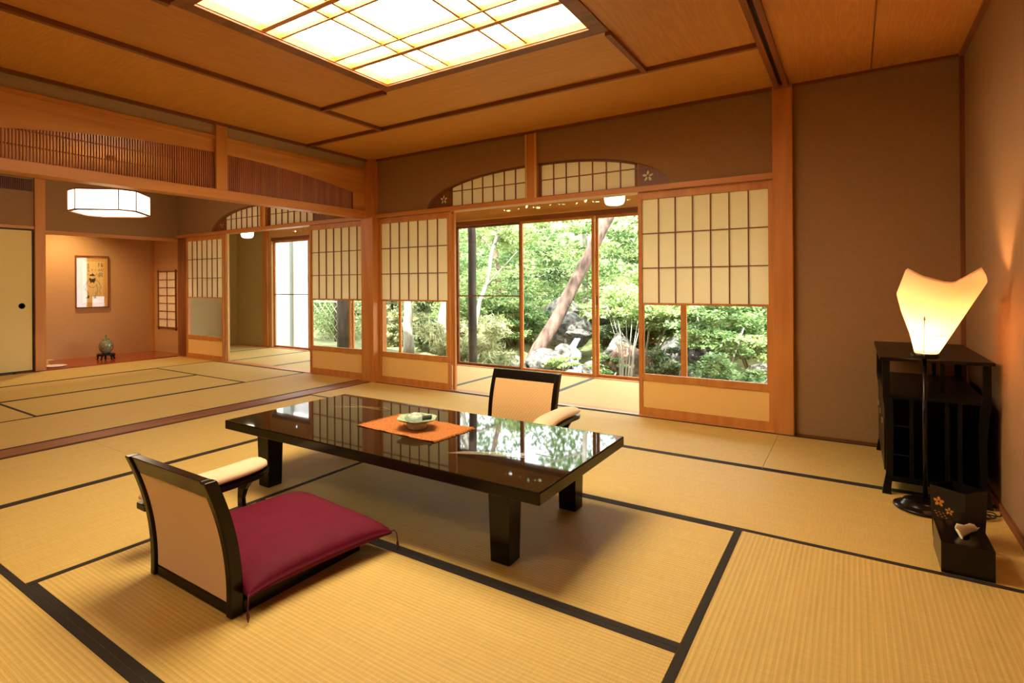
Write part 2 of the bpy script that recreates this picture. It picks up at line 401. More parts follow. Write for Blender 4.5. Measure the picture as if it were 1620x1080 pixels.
# ---- sliding paper screens
def shoji(n, x0, x1, label, y=YB+.02, dark=False):
    t = thing('door_%d' % n, label, 'paper sliding screen', (x0, y, .004)); t['kind'] = 'structure'
    W = x1-x0; st = .03; zt = 1.758
    fr = MB()
    fr.box(0, st, -.015, .015, 0, zt); fr.box(W-st, W, -.015, .015, 0, zt)
    fr.box(st, W-st, -.015, .015, 0, .06); fr.box(st, W-st, -.015, .015, .272, .324)
    fr.box(st, W-st, -.015, .015, 1.700, zt); fr.box(st, W-st, -.012, .012, .868, .884)
    fr.box(st, st+.012, -.010, .010, .324, .868); fr.box(W-st-.012, W-st, -.010, .010, .324, .868)
    fr.build('frame', 'woodZ', t, bevel=.0015)
    la = MB()
    for i in range(1, 7):
        x = st+(W-2*st)*i/7; la.box(x-.0038, x+.0038, -.010, .003, .884, 1.70)
    for z in (1.158, 1.430): la.box(st, W-st, -.009, .004, z-.004, z+.004)
    la.build('lattice', 'wood_darkZ', t)
    MB().box(st, W-st, .004, .0052, .884, 1.70).build('paper', 'paper', t)
    MB().box(st+.012, W-st-.012, -.001, .001, .324, .868).build('glass_pane', 'glass', t)
    MB().box(st, W-st, -.004, .004, .06, .272).build('lower_panel', 'koshi', t)
    return t
shoji(1, -1.385, -.452, 'paper lattice sliding screen right of the garden doorway')
shoji(2, -4.165, -3.225, 'paper lattice sliding screen between the pillar and the garden doorway')
shoji(3, -5.29, -4.348, 'far room paper lattice screen left of the dividing pillar')
shoji(4, -8.03, -7.078, 'farthest paper lattice screen beside the picture alcove')
sbox('trim_40', 'woodZ', -3.223, -3.19, YB+.04, YB+.07, .004, 1.765)
sbox('trim_41', 'wood_paleZ', -7.076, -7.025, YB+.04, YB+.07, .004, 1.765)
sbox('trim_42', 'wood_darkZ', XT, -8.03, YB+.0, YB+.05, .004, 1.765)

# ---- veranda
sbox('ceiling_veranda', 'boardX', -9.1, 1.3, YB+.10, YV+.10, 2.16, 2.20)
sbox('wall_veranda_left', 'plaster_veranda', -9.1, -9.0, 4.80, YV+.1, -.1, 2.2)
sbox('wall_veranda_outer', 'plaster_veranda', -9.0, -8.20, YV, YV+.08, -.1, 2.16)
sbox('trim_43', 'woodZ', -8.20, -8.08, YV-.045, YV+.08, 0, 2.16)
sbox('trim_44', 'wood_paleZ', -8.08, -8.00, YV-.01, YV+.07, 0, 1.86)
sbox('trim_45', 'wood_paleZ', -4.34, -4.215, YV-.03, YV+.07, 0, 2.16)
sbox('wall_veranda_right', 'plaster_veranda', 1.15, 1.25, YB+.05, YV+.1, -.1, 2.2)
sbox('wall_back_ext', 'plaster_veranda', .54, 1.25, YB+.0, YB+.1, -.1, 2.2)
hol = [(-3.424, 1.963, 0), (-3.284, 1.959, 1), (-3.165, 1.975, 2), (-3.026, 1.965, 0), (-2.869, 1.971, 1), (-2.705, 1.973, 3), (-2.545, 1.96, 1),
       (-2.428, 1.977, 2), (-2.299, 1.965, 3), (-1.954, 1.955, 3), (-7.41, 1.953, 0), (-7.269, 1.939, 1), (-7.161, 1.968, 1), (-7.039, 1.97, 2),
       (-6.6, 1.96, 0), (-6.1, 1.97, 2), (-5.5, 1.95, 1), (-1.5, 1.97, 2), (-1.1, 1.955, 0)]
def hshape(x, z, k):
    z -= .012
    if k == 0: return [petal(x-.02, z-.002, -.15, .062, .013, 0), petal(x-.06, z+.012, -.6, .03, .007, 0)]
    if k == 1: return [petal(x, z, .5, .028, .009, 0), petal(x-.004, z+.002, 2.2, .022, .007, 0)]
    if k == 2: return [petal(x, z-.012, 1.1, .046, .013, 0), petal(x-.004, z-.010, 2.0, .044, .013, 0)]
    return [petal(x-.02, z, -.1, .055, .005, 0), petal(x-.055, z+.012, -.6, .03, .004, 0)]
holes = []
for x, z, k in hol:
    hs = hshape(x, z, k)
    if k in (1, 2): hs = hs[:1] if k == 1 else [petal(x, z-.025, pi/2, .048, .017, 0)]
    holes += hs
MBh = MB().plate([(-8.08, 1.862), (-8.08, 2.16), (1.15, 2.16), (1.15, 1.862)], holes, YV+.0, YV+.02)
t = struct(MBh.build('trim_46', 'wood_paleX'), 'pale header board with small petal cut-outs above the garden windows', 'header board')
sbox('trim_47', 'wood_darkX', -8.0, 1.15, YV-.02, YV+.07, 1.80, 1.862)
sbox('trim_48', 'wood_paleX', -8.0, 1.15, YV-.03, YV-.02, 1.855, 1.872)
# glazed sliding doors of the veranda
wx = [(-8.0, -7.09, 1), (-7.09, -6.14, 0), (-6.14, -5.18, 0), (-5.18, -4.215, 0), (-4.215, -3.255, 1), (-3.255, -2.328, 0), (-2.328, -1.40, 0), (-1.40, -.48, 0), (-.48, .40, 0), (.40, 1.15, 0)]
gl = ['farthest glass veranda door with a mid bar and white wall outside', 'glass veranda door hidden behind the far room screen', 'glass veranda door seen through the left part of the far screen glass',
      'glass veranda door seen through the right part of the far screen glass', 'glass veranda door with a thin mid bar at the left of the garden doorway', 'glass veranda door in the middle of the garden doorway, leaning trunk behind',
      'glass veranda door at the right of the garden doorway', 'glass veranda door behind the right paper screen, left part', 'glass veranda door behind the right paper screen, right part', 'glass veranda door beyond the right pillar']
for i, (a, b, bar) in enumerate(wx):
    t = thing('door_%d' % (5+i), gl[i], 'glass sliding door', (a, YV+(.012 if i % 2 else .045), .006)); t['kind'] = 'structure'
    W = b-a; s0 = .032; fr = MB()
    fr.box(0, s0, -.014, .014, 0, 1.796); fr.box(W-s0, W, -.014, .014, 0, 1.796); fr.box(s0, W-s0, -.014, .014, 0, .03); fr.box(s0, W-s0, -.014, .014, 1.765, 1.796)
    fr.build('frame', 'woodZ' if i != 4 else 'wood_darkZ', t)
    if bar: MB().box(s0, W-s0, -.008, .008, .885, .900).build('mid_bar', 'wood_darkX', t)
    MB().box(s0, W-s0, -.0015, .0015, .03, 1.765).build('glass_pane', 'glass', t)
    if i == 6: MB().box(.008, .022, -.018, -.014, .80, .90).build('pull', 'wood_darkZ', t)

# ---- ceilings
hx0, hx1, hy0, hy1 = -2.60, -1.085, 1.45, 2.93
MBc = MB().plate([(-4.28, YN), (XR, YN), (XR, YB+.1), (-4.28, YB+.1)], [[(hx0, hy0), (hx0, hy1), (hx1, hy1), (hx1, hy0)]], ZC, ZC+.03, 'XY')
m, nt, out = newmat('ceiling_wood'); p = pbsdf(nt, out, S(172, 106, 50), .5)
v = coords(nt, (.5, 9, 9)); n = N(nt, 'ShaderNodeTexNoise'); n.inputs['Scale'].default_value = 1; n.inputs['Detail'].default_value = 3; n.inputs['Distortion'].default_value = .4; nt.links.new(v, n.inputs['Vector'])
ml = N(nt, 'ShaderNodeMath', operation='MULTIPLY'); ml.inputs[1].default_value = 90; nt.links.new(n.outputs[0], ml.inputs[0])
sn = N(nt, 'ShaderNodeMath', operation='SINE'); nt.links.new(ml.outputs[0], sn.inputs[0])
rr = ramp(nt, sn.outputs[0], [(0, S(200, 142, 68)), (.6, S(206, 150, 75))]); nt.links.new(rr.outputs[0], p.inputs['Base Color'])
m, nt, out = newmat('ceiling_woodY'); p = pbsdf(nt, out, S(172, 106, 50), .5)
v = coords(nt, (9, .5, 9)); n = N(nt, 'ShaderNodeTexNoise'); n.inputs['Scale'].default_value = 1; n.inputs['Detail'].default_value = 3; n.inputs['Distortion'].default_value = .4; nt.links.new(v, n.inputs['Vector'])
ml = N(nt, 'ShaderNodeMath', operation='MULTIPLY'); ml.inputs[1].default_value = 90; nt.links.new(n.outputs[0], ml.inputs[0])
sn = N(nt, 'ShaderNodeMath', operation='SINE'); nt.links.new(ml.outputs[0], sn.inputs[0])
rr = ramp(nt, sn.outputs[0], [(0, S(190, 128, 60)), (.6, S(198, 136, 65))]); nt.links.new(rr.outputs[0], p.inputs['Base Color'])
struct(MBc.build('ceiling', 'ceiling_wood'))
# planks with the grain along Y: the right bay and the bays beside the light
sbox('ceiling_right', 'ceiling_woodY', -.36, .096, YN, YB, ZC-.006, ZC)
sbox('ceiling_right_edge', 'ceiling_woodY', .100, XR, YN, YB, ZC-.006, ZC)
sbox('ceiling_bay', 'ceiling_woodY', -1.05, -.42, 1.47, 3.61, ZC-.004, ZC)
sbox('ceiling_bay_left', 'ceiling_woodY', -3.27, -2.64, .77, 2.93, ZC-.004, ZC)
sbox('ceiling_far', 'ceiling_woodY', -9.4, -4.36, YN, YB+.1, ZC, ZC+.05)
bt = [(-3.312, -3.280, YN, 3.655), (-1.078, -1.046, 2.95, 3.63)]
k = 50
def batten(x0, x1, y0, y1, d=.028, mat=None):
    global k
    ax = 'X' if (x1-x0) > (y1-y0) else 'Y'
    sbox('trim_%d' % k, mat or 'wood_dark'+ax, x0, x1, y0, y1, ZC-d, ZC); k += 1
batten(-3.312, -3.282, .75, 3.655)
batten(-4.26, -.43, 3.625, 3.655)
batten(-3.282, -2.64, 2.945, 2.972)
batten(-1.075, -1.045, 2.972, 3.625)
batten(-1.045, -.43, 1.41, 1.44)
batten(-2.64, -2.61, .78, 1.41)
batten(-3.282, -.43, .75, .78)
batten(-.432, -.402, YN, YB); batten(-.378, -.350, YN, YB)
batten(-.402, -.378, YN, YB, .004, 'black')
batten(.094, .102, YN, YB, .008)
batten(-4.26, -.45, YB-.028, YB, .022); batten(-.33, XR, YB-.028, YB, .022); batten(-4.275, -4.245, YN, YB-.028, .022); batten(XR-.025, XR, YN, YB-.028, .022)
# recessed ceiling light
t = thing('ceiling_light', 'large square recessed paper ceiling light with wooden lattice', 'ceiling light', ((hx0+hx1)/2, (hy0+hy1)/2, ZC))
X0, X1, Y0, Y1 = hx0-t.location.x, hx1-t.location.x, hy0-t.location.y, hy1-t.location.y
fr = MB()
for (a, b, c, d) in ((X0-.035, X0+.045, Y0-.035, Y1+.035), (X1-.045, X1+.035, Y0-.035, Y1+.035), (X0+.045, X1-.045, Y0-.035, Y0+.045), (X0+.045, X1-.045, Y1-.045, Y1+.035)):
    fr.box(a, b, c, d, -.012, -.001)
fr.build('outer_frame', 'wood_darkX', t, bevel=.002)
fr = MB()
for (a, b, c, d) in ((X0, X0+.05, Y0, Y1), (X1-.05, X1, Y0, Y1), (X0+.05, X1-.05, Y0, Y0+.05), (X0+.05, X1-.05, Y1-.05, Y1)):
    fr.box(a, b, c, d, .001, .045)
fr.build('inner_frame', 'woodX', t)
la = MB()
for yy, w in ((1.889, .017), (2.008, .008), (2.406, .008), (2.558, .017)):
    y = yy-t.location.y; la.box(X0+.05, X1-.05, y-w, y+w, .006, .034)
for xx in (-2.171, -2.048, -1.633, -1.50):
    x = xx-t.location.x; la.box(x-.007, x+.007, Y0+.05, Y1-.05, .012, .034)
la.build('lattice', 'woodX', t)
MB().box(X0+.02, X1-.02, Y0+.02, Y1-.02, .047, .052).build('light_panel', 'skylight', t)

t = thing('ceiling_light', 'plain square fill light panel added unseen above and behind the camera', 'ceiling light', (-1.84, -.45, ZC))  # added out-of-view fill light, brightens the near floor and chair back
MB().box(-.62, .62, -.45, .45, -.030, -.0245).build('light_panel', 'fill_panel', t)
fr = MB(); fr.box(-.66, -.62, -.49, .49, -.04, -.001); fr.box(.62, .66, -.49, .49, -.04, -.001); fr.box(-.62, .62, -.49, -.45, -.04, -.001); fr.box(-.62, .62, .45, .49, -.04, -.001)
fr.build('frame', 'wood_darkX', t)
# ---- partition between the rooms (plane X = XP)
PX0, PX1 = XP-.05, XP+.03
sbox('wall_partition', 'plaster_pale', PX0+.015, PX1-.015, YN, YB-.085, 2.285, ZC)
sbox('trim_80', 'woodY', PX0, PX1, YN, YB-.085, 2.262, 2.290)
sbox('trim_81', 'woodY', PX0-.03, PX1+.012, YN, YB-.085, 1.768, 1.846, label='long wooden lintel beam between the two rooms', cat='beam', bevel=.003)
sbox('trim_82', 'woodZ', PX0-.012, PX1+.012, 2.68, 2.785, 1.846, ZC, label='short square post on the lintel between the two transom grilles', cat='post', bevel=.003)
def az(y): return 2.155-.052*(y-2.735)**2
def grille(y0, y1, ya, yb, label):
    """board y0..y1 with an arched opening ya..yb filled with slats"""
    t = thing('transom_grille', label, 'transom grille', (XP, 0, 1.846), group='slatted transom grilles over the lintel')
    n = 24; top = [(ya+(yb-ya)*i/n, az(ya+(yb-ya)*i/n)-1.846) for i in range(n+1)]
    outer = [(y0, 0)]+([(ya, 0)] if ya > y0 else [])+top+([(yb, 0)] if yb < y1 else [])+[(y1, 0), (y1, .416), (y0, .416)]
    o2 = []
    for p_ in outer:
        if not o2 or (abs(p_[0]-o2[-1][0])+abs(p_[1]-o2[-1][1])) > 1e-5: o2.append(p_)
    MB().plate(o2, [], -.012, .012, 'YZ').build('arched_board', 'boardY', t)
    sl = MB(); p_ = .0187; c = int((yb-ya)/p_)
    for i in range(c):
        y = ya+(i+.5)*(yb-ya)/c; sl.box(-.006, .010, y-.0042, y+.0042, 0, az(y)-1.846-.001)
    sl.build('slats', 'slatZ', t)
    cb = MB()
    for z in (.10, .20):
        cb.box(-.008, -.0062, ya, yb, z, z+.008)
    cb.build('crossbars', 'wood_darkY', t)
    fr = MB()
    for y in (ya, yb):
        if y0 < y < y1 or abs(y-ya) < 1e-6 and y > y0: fr.box(-.014, .014, y-.008, y+.008, 0, az(y)-1.846)
    if fr.v: fr.build('end_frame', 'wood_darkZ', t)
grille(.69, 2.679, .70, 2.679, 'long slatted wooden transom grille left of the short post over the lintel')
grille(2.786, YB-.086, 2.786, 4.272, 'slatted wooden transom grille right of the short post, ending beside the pillar')
sbox('wall_partition_near', 'boardY', PX0+.02, PX1-.02, YN, .69, 1.846, 2.262)

# ---- far room end wall, closet, alcove
sbox('trim_83', 'woodZ', XT-.10, XT+.03, 2.70, 2.815, 0, ZC, label='square wooden pillar between closet door and picture alcove', cat='pillar', bevel=.003)
sbox('trim_84', 'woodY', XT-.05, XT+.015, 2.815, YB+.005, 1.715, 1.76)
sbox('trim_85', 'woodZ', -8.315, XT, 4.60, 4.668, .004, ZC)
sbox('wall_left_upper', 'plaster', XT-.04, XT, 2.815, YB+.005, 1.76, ZC)
sbox('wall_left', 'plaster', XT-.05, XT-.01, YN, 2.70, 1.80, ZC)
sbox('trim_86', 'woodY', XT-.05, XT+.012, YN, 2.70, 1.765, 1.80)
sbox('wall_alcove_back', 'plaster_alcove', -9.32, -9.22, 2.4, 4.80, -.05, ZC)
sbox('wall_alcove_side', 'plaster_alcove', -9.22, XT-.04, 4.67, 4.79, -.05, ZC)
sbox('wall_alcove_left', 'plaster_alcove', -9.22, XT-.10, 2.4, 2.5, -.05, ZC)
sbox('ceiling_alcove', 'plaster_alcove', -9.22, XT-.04, 2.5, 4.67, 2.25, 2.30)
m = wood('alcove_floor', S(176, 84, 40), S(140, 58, 28), 'Y', .18)
sbox('floor_alcove', 'alcove_floor', -9.22, XT+.02, 2.5, 4.67, -.05, .004)
sbox('trim_87', 'woodZ', -9.22, -9.19, 4.63, 4.67, .004, 2.25)
sbox('wall_closet', 'plaster', XT-.3, XT-.2, YN, 2.5, -.05, 1.8)
# closet doors (two leaves; the nearer one is out of the frame)
for i, (a, b, lb) in enumerate(((1.76, 2.70, 'plain cream sliding closet door with round dark pull at far left'),)):
    t = thing('door_%d' % (20+i), lb, 'sliding closet door', (XT-.02, a, 0)); t['kind'] = 'structure'
    MB().box(-.01, .008, .02, b-a-.022, .02, 1.745).build('panel', 'fusuma', t)
    e = MB(); e.box(-.012, .011, 0, .02, 0, 1.765); e.box(-.012, .011, b-a-.022, b-a, 0, 1.765); e.box(-.012, .011, .02, b-a-.022, 0, .02); e.box(-.012, .011, .02, b-a-.022, 1.745, 1.765)
    e.build('edging', 'black', t)
    q = MB(); q.lathe([(.0, .0), (.028, 0), (.033, .004), (.036, .0)], 24)
    o = q.build('pull', 'black', t, loc=(.009, 2.572-a, .815), smooth=True); o.rotation_euler = (0, pi/2, 0)
    MB().box(-.012, .011, -.96, -.01, 0, 1.765).build('neighbour_leaf', 'fusuma', t)
sbox('wall_left_near', 'plaster', XT-.05, XT-.01, YN, .79, -.05, 1.8)
# vent above closet
t = thing('ventilation_grille', 'dark slatted ventilation grille high on the wall above the closet door', 'vent', (XT-.01, 2.25, 2.235))
MB().box(0, .004, -.45, .44, 0, .145).build('backing', 'black', t)
v_ = MB()
for i in range(46): v_.box(.004, .010, -.44+i*.0192, -.432+i*.0192, .004, .141)
v_.build('slats', 'wood_darkZ', t)
# alcove side window with paper
t = thing('window_9', 'narrow paper lattice window in the side wall of the alcove', 'lattice window', (-8.79, 4.67, .39)); t['kind'] = 'structure'
fr = MB(); w, h = .27, .90
fr.box(-w, -w+.016, -.02, 0, -.03, h+.02); fr.box(w-.016, w, -.02, 0, -.03, h+.02); fr.box(-w-.03, w+.03, -.022, 0, 0, .016); fr.box(-w-.03, w+.03, -.022, 0, h-.016, h)
fr.build('frame', 'wood_darkZ', t)
la = MB(); la.box(-.006, .006, -.014, -.004, .016, h-.016)
for i in range(1, 7): la.box(-w+.016, w-.016, -.013, -.004, .016+i*(h-.032)/7-.005, .016+i*(h-.032)/7+.005)
la.build('lattice', 'wood_darkX', t)
MB().box(-w+.016, w-.016, -.0035, -.001, .016, h-.016).build('paper', 'tissue', t)
# framed picture
t = thing('framed_picture', 'framed ink drawing of a standing bearded figure with brush writing, hung in the alcove', 'picture', (-9.22, 3.75, 1.122))
w, h = .228, .388; fr = MB()
fr.box(0, .03, -w, -w+.014, -h, h); fr.box(0, .03, w-.014, w, -h, h); fr.box(0, .03, -w+.014, w-.014, -h, -h+.014); fr.box(0, .03, -w+.014, w-.014, h-.014, h)
fr.build('frame', 'wood_darkY', t, bevel=.002)
MB().box(0.002, .010, -w+.014, w-.014, -h+.014, h-.014).build('mount', 'art_mount', t)
MB().box(.010, .0115, -.135, .155, -.31, .30).build('paper_sheet', 'art_paper', t)
def strokes(mb, segs, w, x0=.0116, x1=.0121):
    for s_ in segs:
        for i in range(len(s_)-1):
            (a, b), (c, d) = s_[i], s_[i+1]; dx, dz = c-a, d-b; L = max(1e-6, sqrt(dx*dx+dz*dz)); nx, nz = -dz/L*w/2, dx/L*w/2
            mb.prism([(a+nx, b+nz), (c+nx, d+nz), (c-nx, d-nz), (a-nx, b-nz)], x0, x1, 'YZ')
ik = MB()
strokes(ik, [[(-.045, .03), (-.07, -.01), (-.10, -.05), (-.12, -.10)], [(.055, .03), (.09, -.01), (.115, -.06), (.125, -.10)], [(-.05, -.06), (-.02, -.085), (.02, -.085), (.055, -.06)],
             [(-.065, .0), (-.09, -.12), (-.05, -.16)], [(.06, -.03), (.075, -.12), (.065, -.2)], [(-.06, -.16), (-.05, -.21)], [(.05, -.15), (.045, -.21)], [(-.05, .10), (-.07, .12)], [(.05, .10), (.065, .125)]], .006)
strokes(ik, [[(-.115, -.12), (-.09, -.11), (-.11, -.15), (-.09, -.14)], [(.09, -.08), (.115, -.11), (.095, -.14), (.12, -.17), (.10, -.20)]], .004)
ik.build('figure_outline', 'ink_soft', t)
MB().prism([(-.09, -.245), (-.045, -.245), (-.04, -.205), (-.065, -.205), (-.068, -.23), (-.09, -.235)], .0116, .0122, 'YZ').build('painted_boot', 'ink', t)
MB().prism([(.02, -.25), (.06, -.25), (.055, -.235), (.045, -.21), (.02, -.21)], .0116, .0122, 'YZ').build('painted_boot', 'ink', t)
MB().prism([(-.04, .06), (.0, .04), (.045, .06), (.045, .02), (.03, -.01), (.02, -.03), (.01, -.005), (-.01, -.01), (-.02, -.03), (-.03, .0), (-.04, .03)], .0116, .0122, 'YZ').build('painted_beard', 'ink', t)
MB().prism([(-.04, .085), (.045, .085), (.03, .105), (.01, .115), (.005, .135), (-.002, .115), (-.03, .105)], .0116, .0122, 'YZ').build('painted_hat', 'ink', t)
for sg in ([[(.085, .27), (.105, .265)], [(.09, .285), (.088, .22)], [(.12, .275), (.15, .27)], [(.13, .285), (.135, .22)], [(.115, .25), (.155, .245)], [(.12, .23), (.15, .23)]],
           [[(.085, .185), (.09, .16)], [(.105, .19), (.11, .16)], [(.125, .20), (.13, .165), (.15, .155)], [(.145, .195), (.155, .18)]],
           [[(.085, .12), (.08, .075)], [(.105, .135), (.10, .065)], [(.105, .135), (.14, .13), (.142, .07)], [(.115, .10), (.13, .10)], [(.12, .12), (.12, .075)]],
           [[(-.065, .26), (-.045, .25)], [(-.055, .27), (-.05, .235)], [(-.07, .215), (-.05, .225), (-.045, .20), (-.065, .195)]],
           [[(-.065, .175), (-.045, .17), (-.05, .145)], [(-.005, .19), (.0, .165)], [(.035, .175), (.05, .18)]]):
    ik = MB(); strokes(ik, sg, .007); ik.build('brush_character', 'ink', t)
MB().box(.020, .022, -w+.014, w-.014, -h+.014, h-.014).build('glass_cover', 'picture_glass', t)
# vase on stand
t = thing('incense_jar', 'round glossy mottled lidded jar standing on the small black stand in the alcove', 'jar', (-8.745, 3.739, .0865))
noisy('jar_glaze', S(70, 48, 30), S(150, 170, 130), 45, .12, 0, .002, 6, Coat_Weight=1.0)
MB().lathe([(.045, 0), (.055, .01), (.085, .05), (.096, .095), (.092, .135), (.07, .175), (.042, .195)], 40).build('body', 'jar_glaze', t, smooth=True)
MB().lathe([(.046, .196), (.04, .208), (.02, .222), (.010, .228), (.008, .238), (.016, .248), (.012, .262), (.004, .275), (0, .277)], 32).build('lid', 'jar_glaze', t, smooth=True)
t2 = thing('display_stand', 'small black carved wooden stand under the mottled jar', 'stand', (-8.745, 3.739, .004))
MB().lathe([(.09, .055), (.118, .058), (.12, .072), (.112, .08), (.05, .082), (0, .082)], 36).build('top', 'lacquer', t2, smooth=True)
lg = None
for i in range(5):
    a = 2*pi*i/5+.3
    pts = [(.085*cos(a), .085*sin(a), .058), (.112*cos(a), .112*sin(a), .040), (.10*cos(a), .10*sin(a), .018), (.118*cos(a), .118*sin(a), .004)]
    MB().tube(pts, [.016, .015, .010, .014], 8).build('leg', 'lacquer', t2, smooth=True)
# small things at the left of the alcove
t = tag(MB().lathe([(.0, .004), (.10, .004), (.125, .014), (.13, .02), (.12, .019), (.095, .010), (0, .010)], 32).build('tray', 'tray_white', loc=(-8.47, 3.0, .0), smooth=True), 'shallow pale tray on the alcove floor beside the pillar', 'tray')
t = thing('hanging_ornament', 'small yellowish folded stand beside the pillar at the left of the alcove', 'ornament', (-8.74, 2.985, .004))
MB().box(-.05, .05, -.045, .045, 0, .006).build('base', 'stand_yellow', t)
MB().box(-.035, .035, -.02, .02, .006, .06).build('block', 'stand_yellow', t, bevel=.004)
MB().box(-.045, .045, -.01, .075, .0605, .068).build('ledge', 'stand_yellow', t)
MB().box(-.005, .005, -.03, -.02, .006, .25).build('upright', 'stand_yellow', t)

# ---- hanging lantern
t = thing('hanging_lantern', 'glowing eight-sided white paper lantern hanging in the far room', 'pendant lamp', (-6.24, 2.72, 1.80), rz=0)
def octo(R, d=13): return [(R*cos(math.radians(q+s_)), R*sin(math.radians(q+s_))) for q in (0, 90, 180, 270) for s_ in (-d, d)]
P8 = octo(.372); Pi = octo(.352)
sh = MB(); n = 8
sh.add([(x, y, 0.012) for x, y in P8]+[(x, y, .20) for x, y in P8], [(i, (i+1) % 8, (i+1) % 8+8, i+8) for i in range(8)])
sh.build('paper_shade', 'lamp_white', t)
MB().prism(Pi, .008, .010, 'XY').build('bottom_diffuser', 'lamp_white', t)
def ring(Pout, Pin, z0, z1):
    return MB().plate(Pout, [Pin], z0, z1, 'XY')
ring(octo(.381), octo(.350), -.002, .0115).build('bottom_frame', 'wood_darkX', t)
ring(octo(.378), octo(.36), .201, .212).build('top_frame', 'wood_darkX', t)
for x, y in P8: MB().box(x*1.008-.0045, x*1.008+.0045, y*1.008-.0045, y*1.008+.0045, .012, .20).build('corner_rib', 'wood_darkZ', t)
MB().tube([(0, 0, .205), (0, 0, .56)], .004, 8).build('cord', 'black', t)
MB().box(-.37, .37, -.006, .006, .203, .211).build('hanger_bar', 'wood_darkX', t)
MB().lathe([(.05, .56), (.05, .585), (.02, .598)], 24).build('ceiling_cap', 'wood_darkX', t, smooth=False)
# ---- veranda ceiling lamps
for x, lb in ((-1.833, 'glowing round white lamp above the garden doorway windows'), (-7.60, 'glowing round white lamp in the far part of the veranda')):
    t = thing('ceiling_lamp', lb, 'ceiling lamp', (x, 5.3, 1.785), group='round veranda lamps')
    MB().lathe([(0, 0), (.05, .002), (.075, .010), (.088, .028), (.094, .06), (.094, .11)], 32).build('glass_shade', 'lamp_white', t, smooth=True)
    MB().lathe([(.097, .111), (.10, .12), (.06, .14), (.018, .15), (.018, .375)], 32).build('mount', 'tray_white', t)

# ------------------------------------------------------------------ low table
TX0, TX1, TY0, TY1, TZ = -2.69, -.862, 1.732, 2.60, .335
t = thing('low_table', 'large low black lacquered table with mirror-like top in the middle of the room', 'table', ((TX0+TX1)/2, (TY0+TY1)/2, 0.001))
hx, hy = (TX1-TX0)/2, (TY1-TY0)/2
MB().box(-hx, hx, -hy, hy, TZ-.047, TZ-.001).build('tabletop', 'lacquer_top', t, bevel=.005, seg=3)
_tt = [x for x in bpy.data.objects if x.name == 'tabletop'][0]; _tt.data.materials.append(MATS['lacquer'])
for pl in _tt.data.polygons:
    if pl.normal.z < .5: pl.material_index = 1
for sx_ in (-1, 1):
    for sy_ in (-1, 1):
        cx, cy = sx_*(.705), sy_*(.305)
        q = MB(); a0, a1 = .046, .040
        vs = [(cx+i*a1, cy+j*a1*1.05, 0) for i, j in ((-1, -1), (1, -1), (1, 1), (-1, 1))]+[(cx+i*a0, cy+j*a0*1.05, TZ-.047) for i, j in ((-1, -1), (1, -1), (1, 1), (-1, 1))]
        q.add(vs, [(3, 2, 1, 0), (4, 5, 6, 7), (0, 1, 5, 4), (1, 2, 6, 5), (2, 3, 7, 6), (3, 0, 4, 7)])
        q.build('leg', 'lacquer', t, bevel=.003)
ap = MB()
ap.box(-.66, .66, -.345, -.33, TZ-.065, TZ-.0475); ap.box(-.66, .66, .33, .345, TZ-.065, TZ-.0475)
ap.build('apron', 'lacquer', t)
il = MB(); zt = TZ-.001
def feather(cx, cy, ang, L, w, bend=0):
    up, lo = [], []
    for i in range(9):
        s_ = i/8; a = (s_-.5)*L; ww = w*sin(pi*s_)**.7; b = bend*sin(pi*s_)
        up.append((a, b+ww/2)); lo.append((a, b-ww/2))
    pts = up+lo[::-1][1:-1]
    return [(cx+a*cos(ang)-b*sin(ang)-t.location.x, cy+a*sin(ang)+b*cos(ang)-t.location.y) for a, b in pts]
for kz, ft in enumerate(((-2.36, 2.33, .45, .36, .018, .01), (-2.30, 2.40, .2, .30, .014, -.01), (-2.22, 2.37, .05, .22, .012, .0), (-2.17, 2.42, -.4, .12, .012, 0),
           (-1.27, 1.98, .45, .26, .045, .02), (-1.13, 2.09, .85, .26, .04, -.015), (-1.18, 2.03, .2, .2, .05, .01), (-1.05, 2.13, -.1, .12, .012, 0))):
    il.prism(feather(*ft), zt+.0001, zt+.0004+.0003*(kz % 4), 'XY')
    if ft[0] in (-2.17, -1.05): il.build('crane_inlay', 'inlay', t); il = MB()
# placemat
t = tag(MB().build('placemat', 'placemat'), 'orange woven placemat with frayed ends lying on the low table', 'placemat')
bpy.data.objects.remove(t)
t = thing('placemat', 'orange woven placemat with frayed ends lying on the low table', 'placemat', (-1.765, 2.183, TZ+.001), rz=-.05)
q = MB(); nx, ny = 24, 12; vs = []; fs = []
for j in range(ny+1):
    for i in range(nx+1):
        x = -.245+.49*i/nx; y = -.155+.31*j/ny
        vs.append((x+.003*sin(j*2.1), y+.002*sin(i*1.7), .0025+.0012*sin(i*.9+j)+(.004 if i in (0, nx) and j in (0, ny) else 0)))
nv = len(vs)
for j in range(ny):
    for i in range(nx): fs.append((j*(nx+1)+i, j*(nx+1)+i+1, (j+1)*(nx+1)+i+1, (j+1)*(nx+1)+i))
q.add(vs, fs); o = q.build('woven_cloth', 'placemat', t)
so = o.modifiers.new('s', 'SOLIDIFY'); so.thickness = .0022; so.offset = 1
for s_ in (-1, 1):
    fg = MB()
    for i in range(60):
        y = -.155+.31*(i+.5)/60; L = .012+.008*random.random(); fg.tube([(s_*.244, y, .003), (s_*(.244+L), y+random.uniform(-.003, .003), .0015)], .0012, 4)
    fg.build('fringe', 'placemat', t)
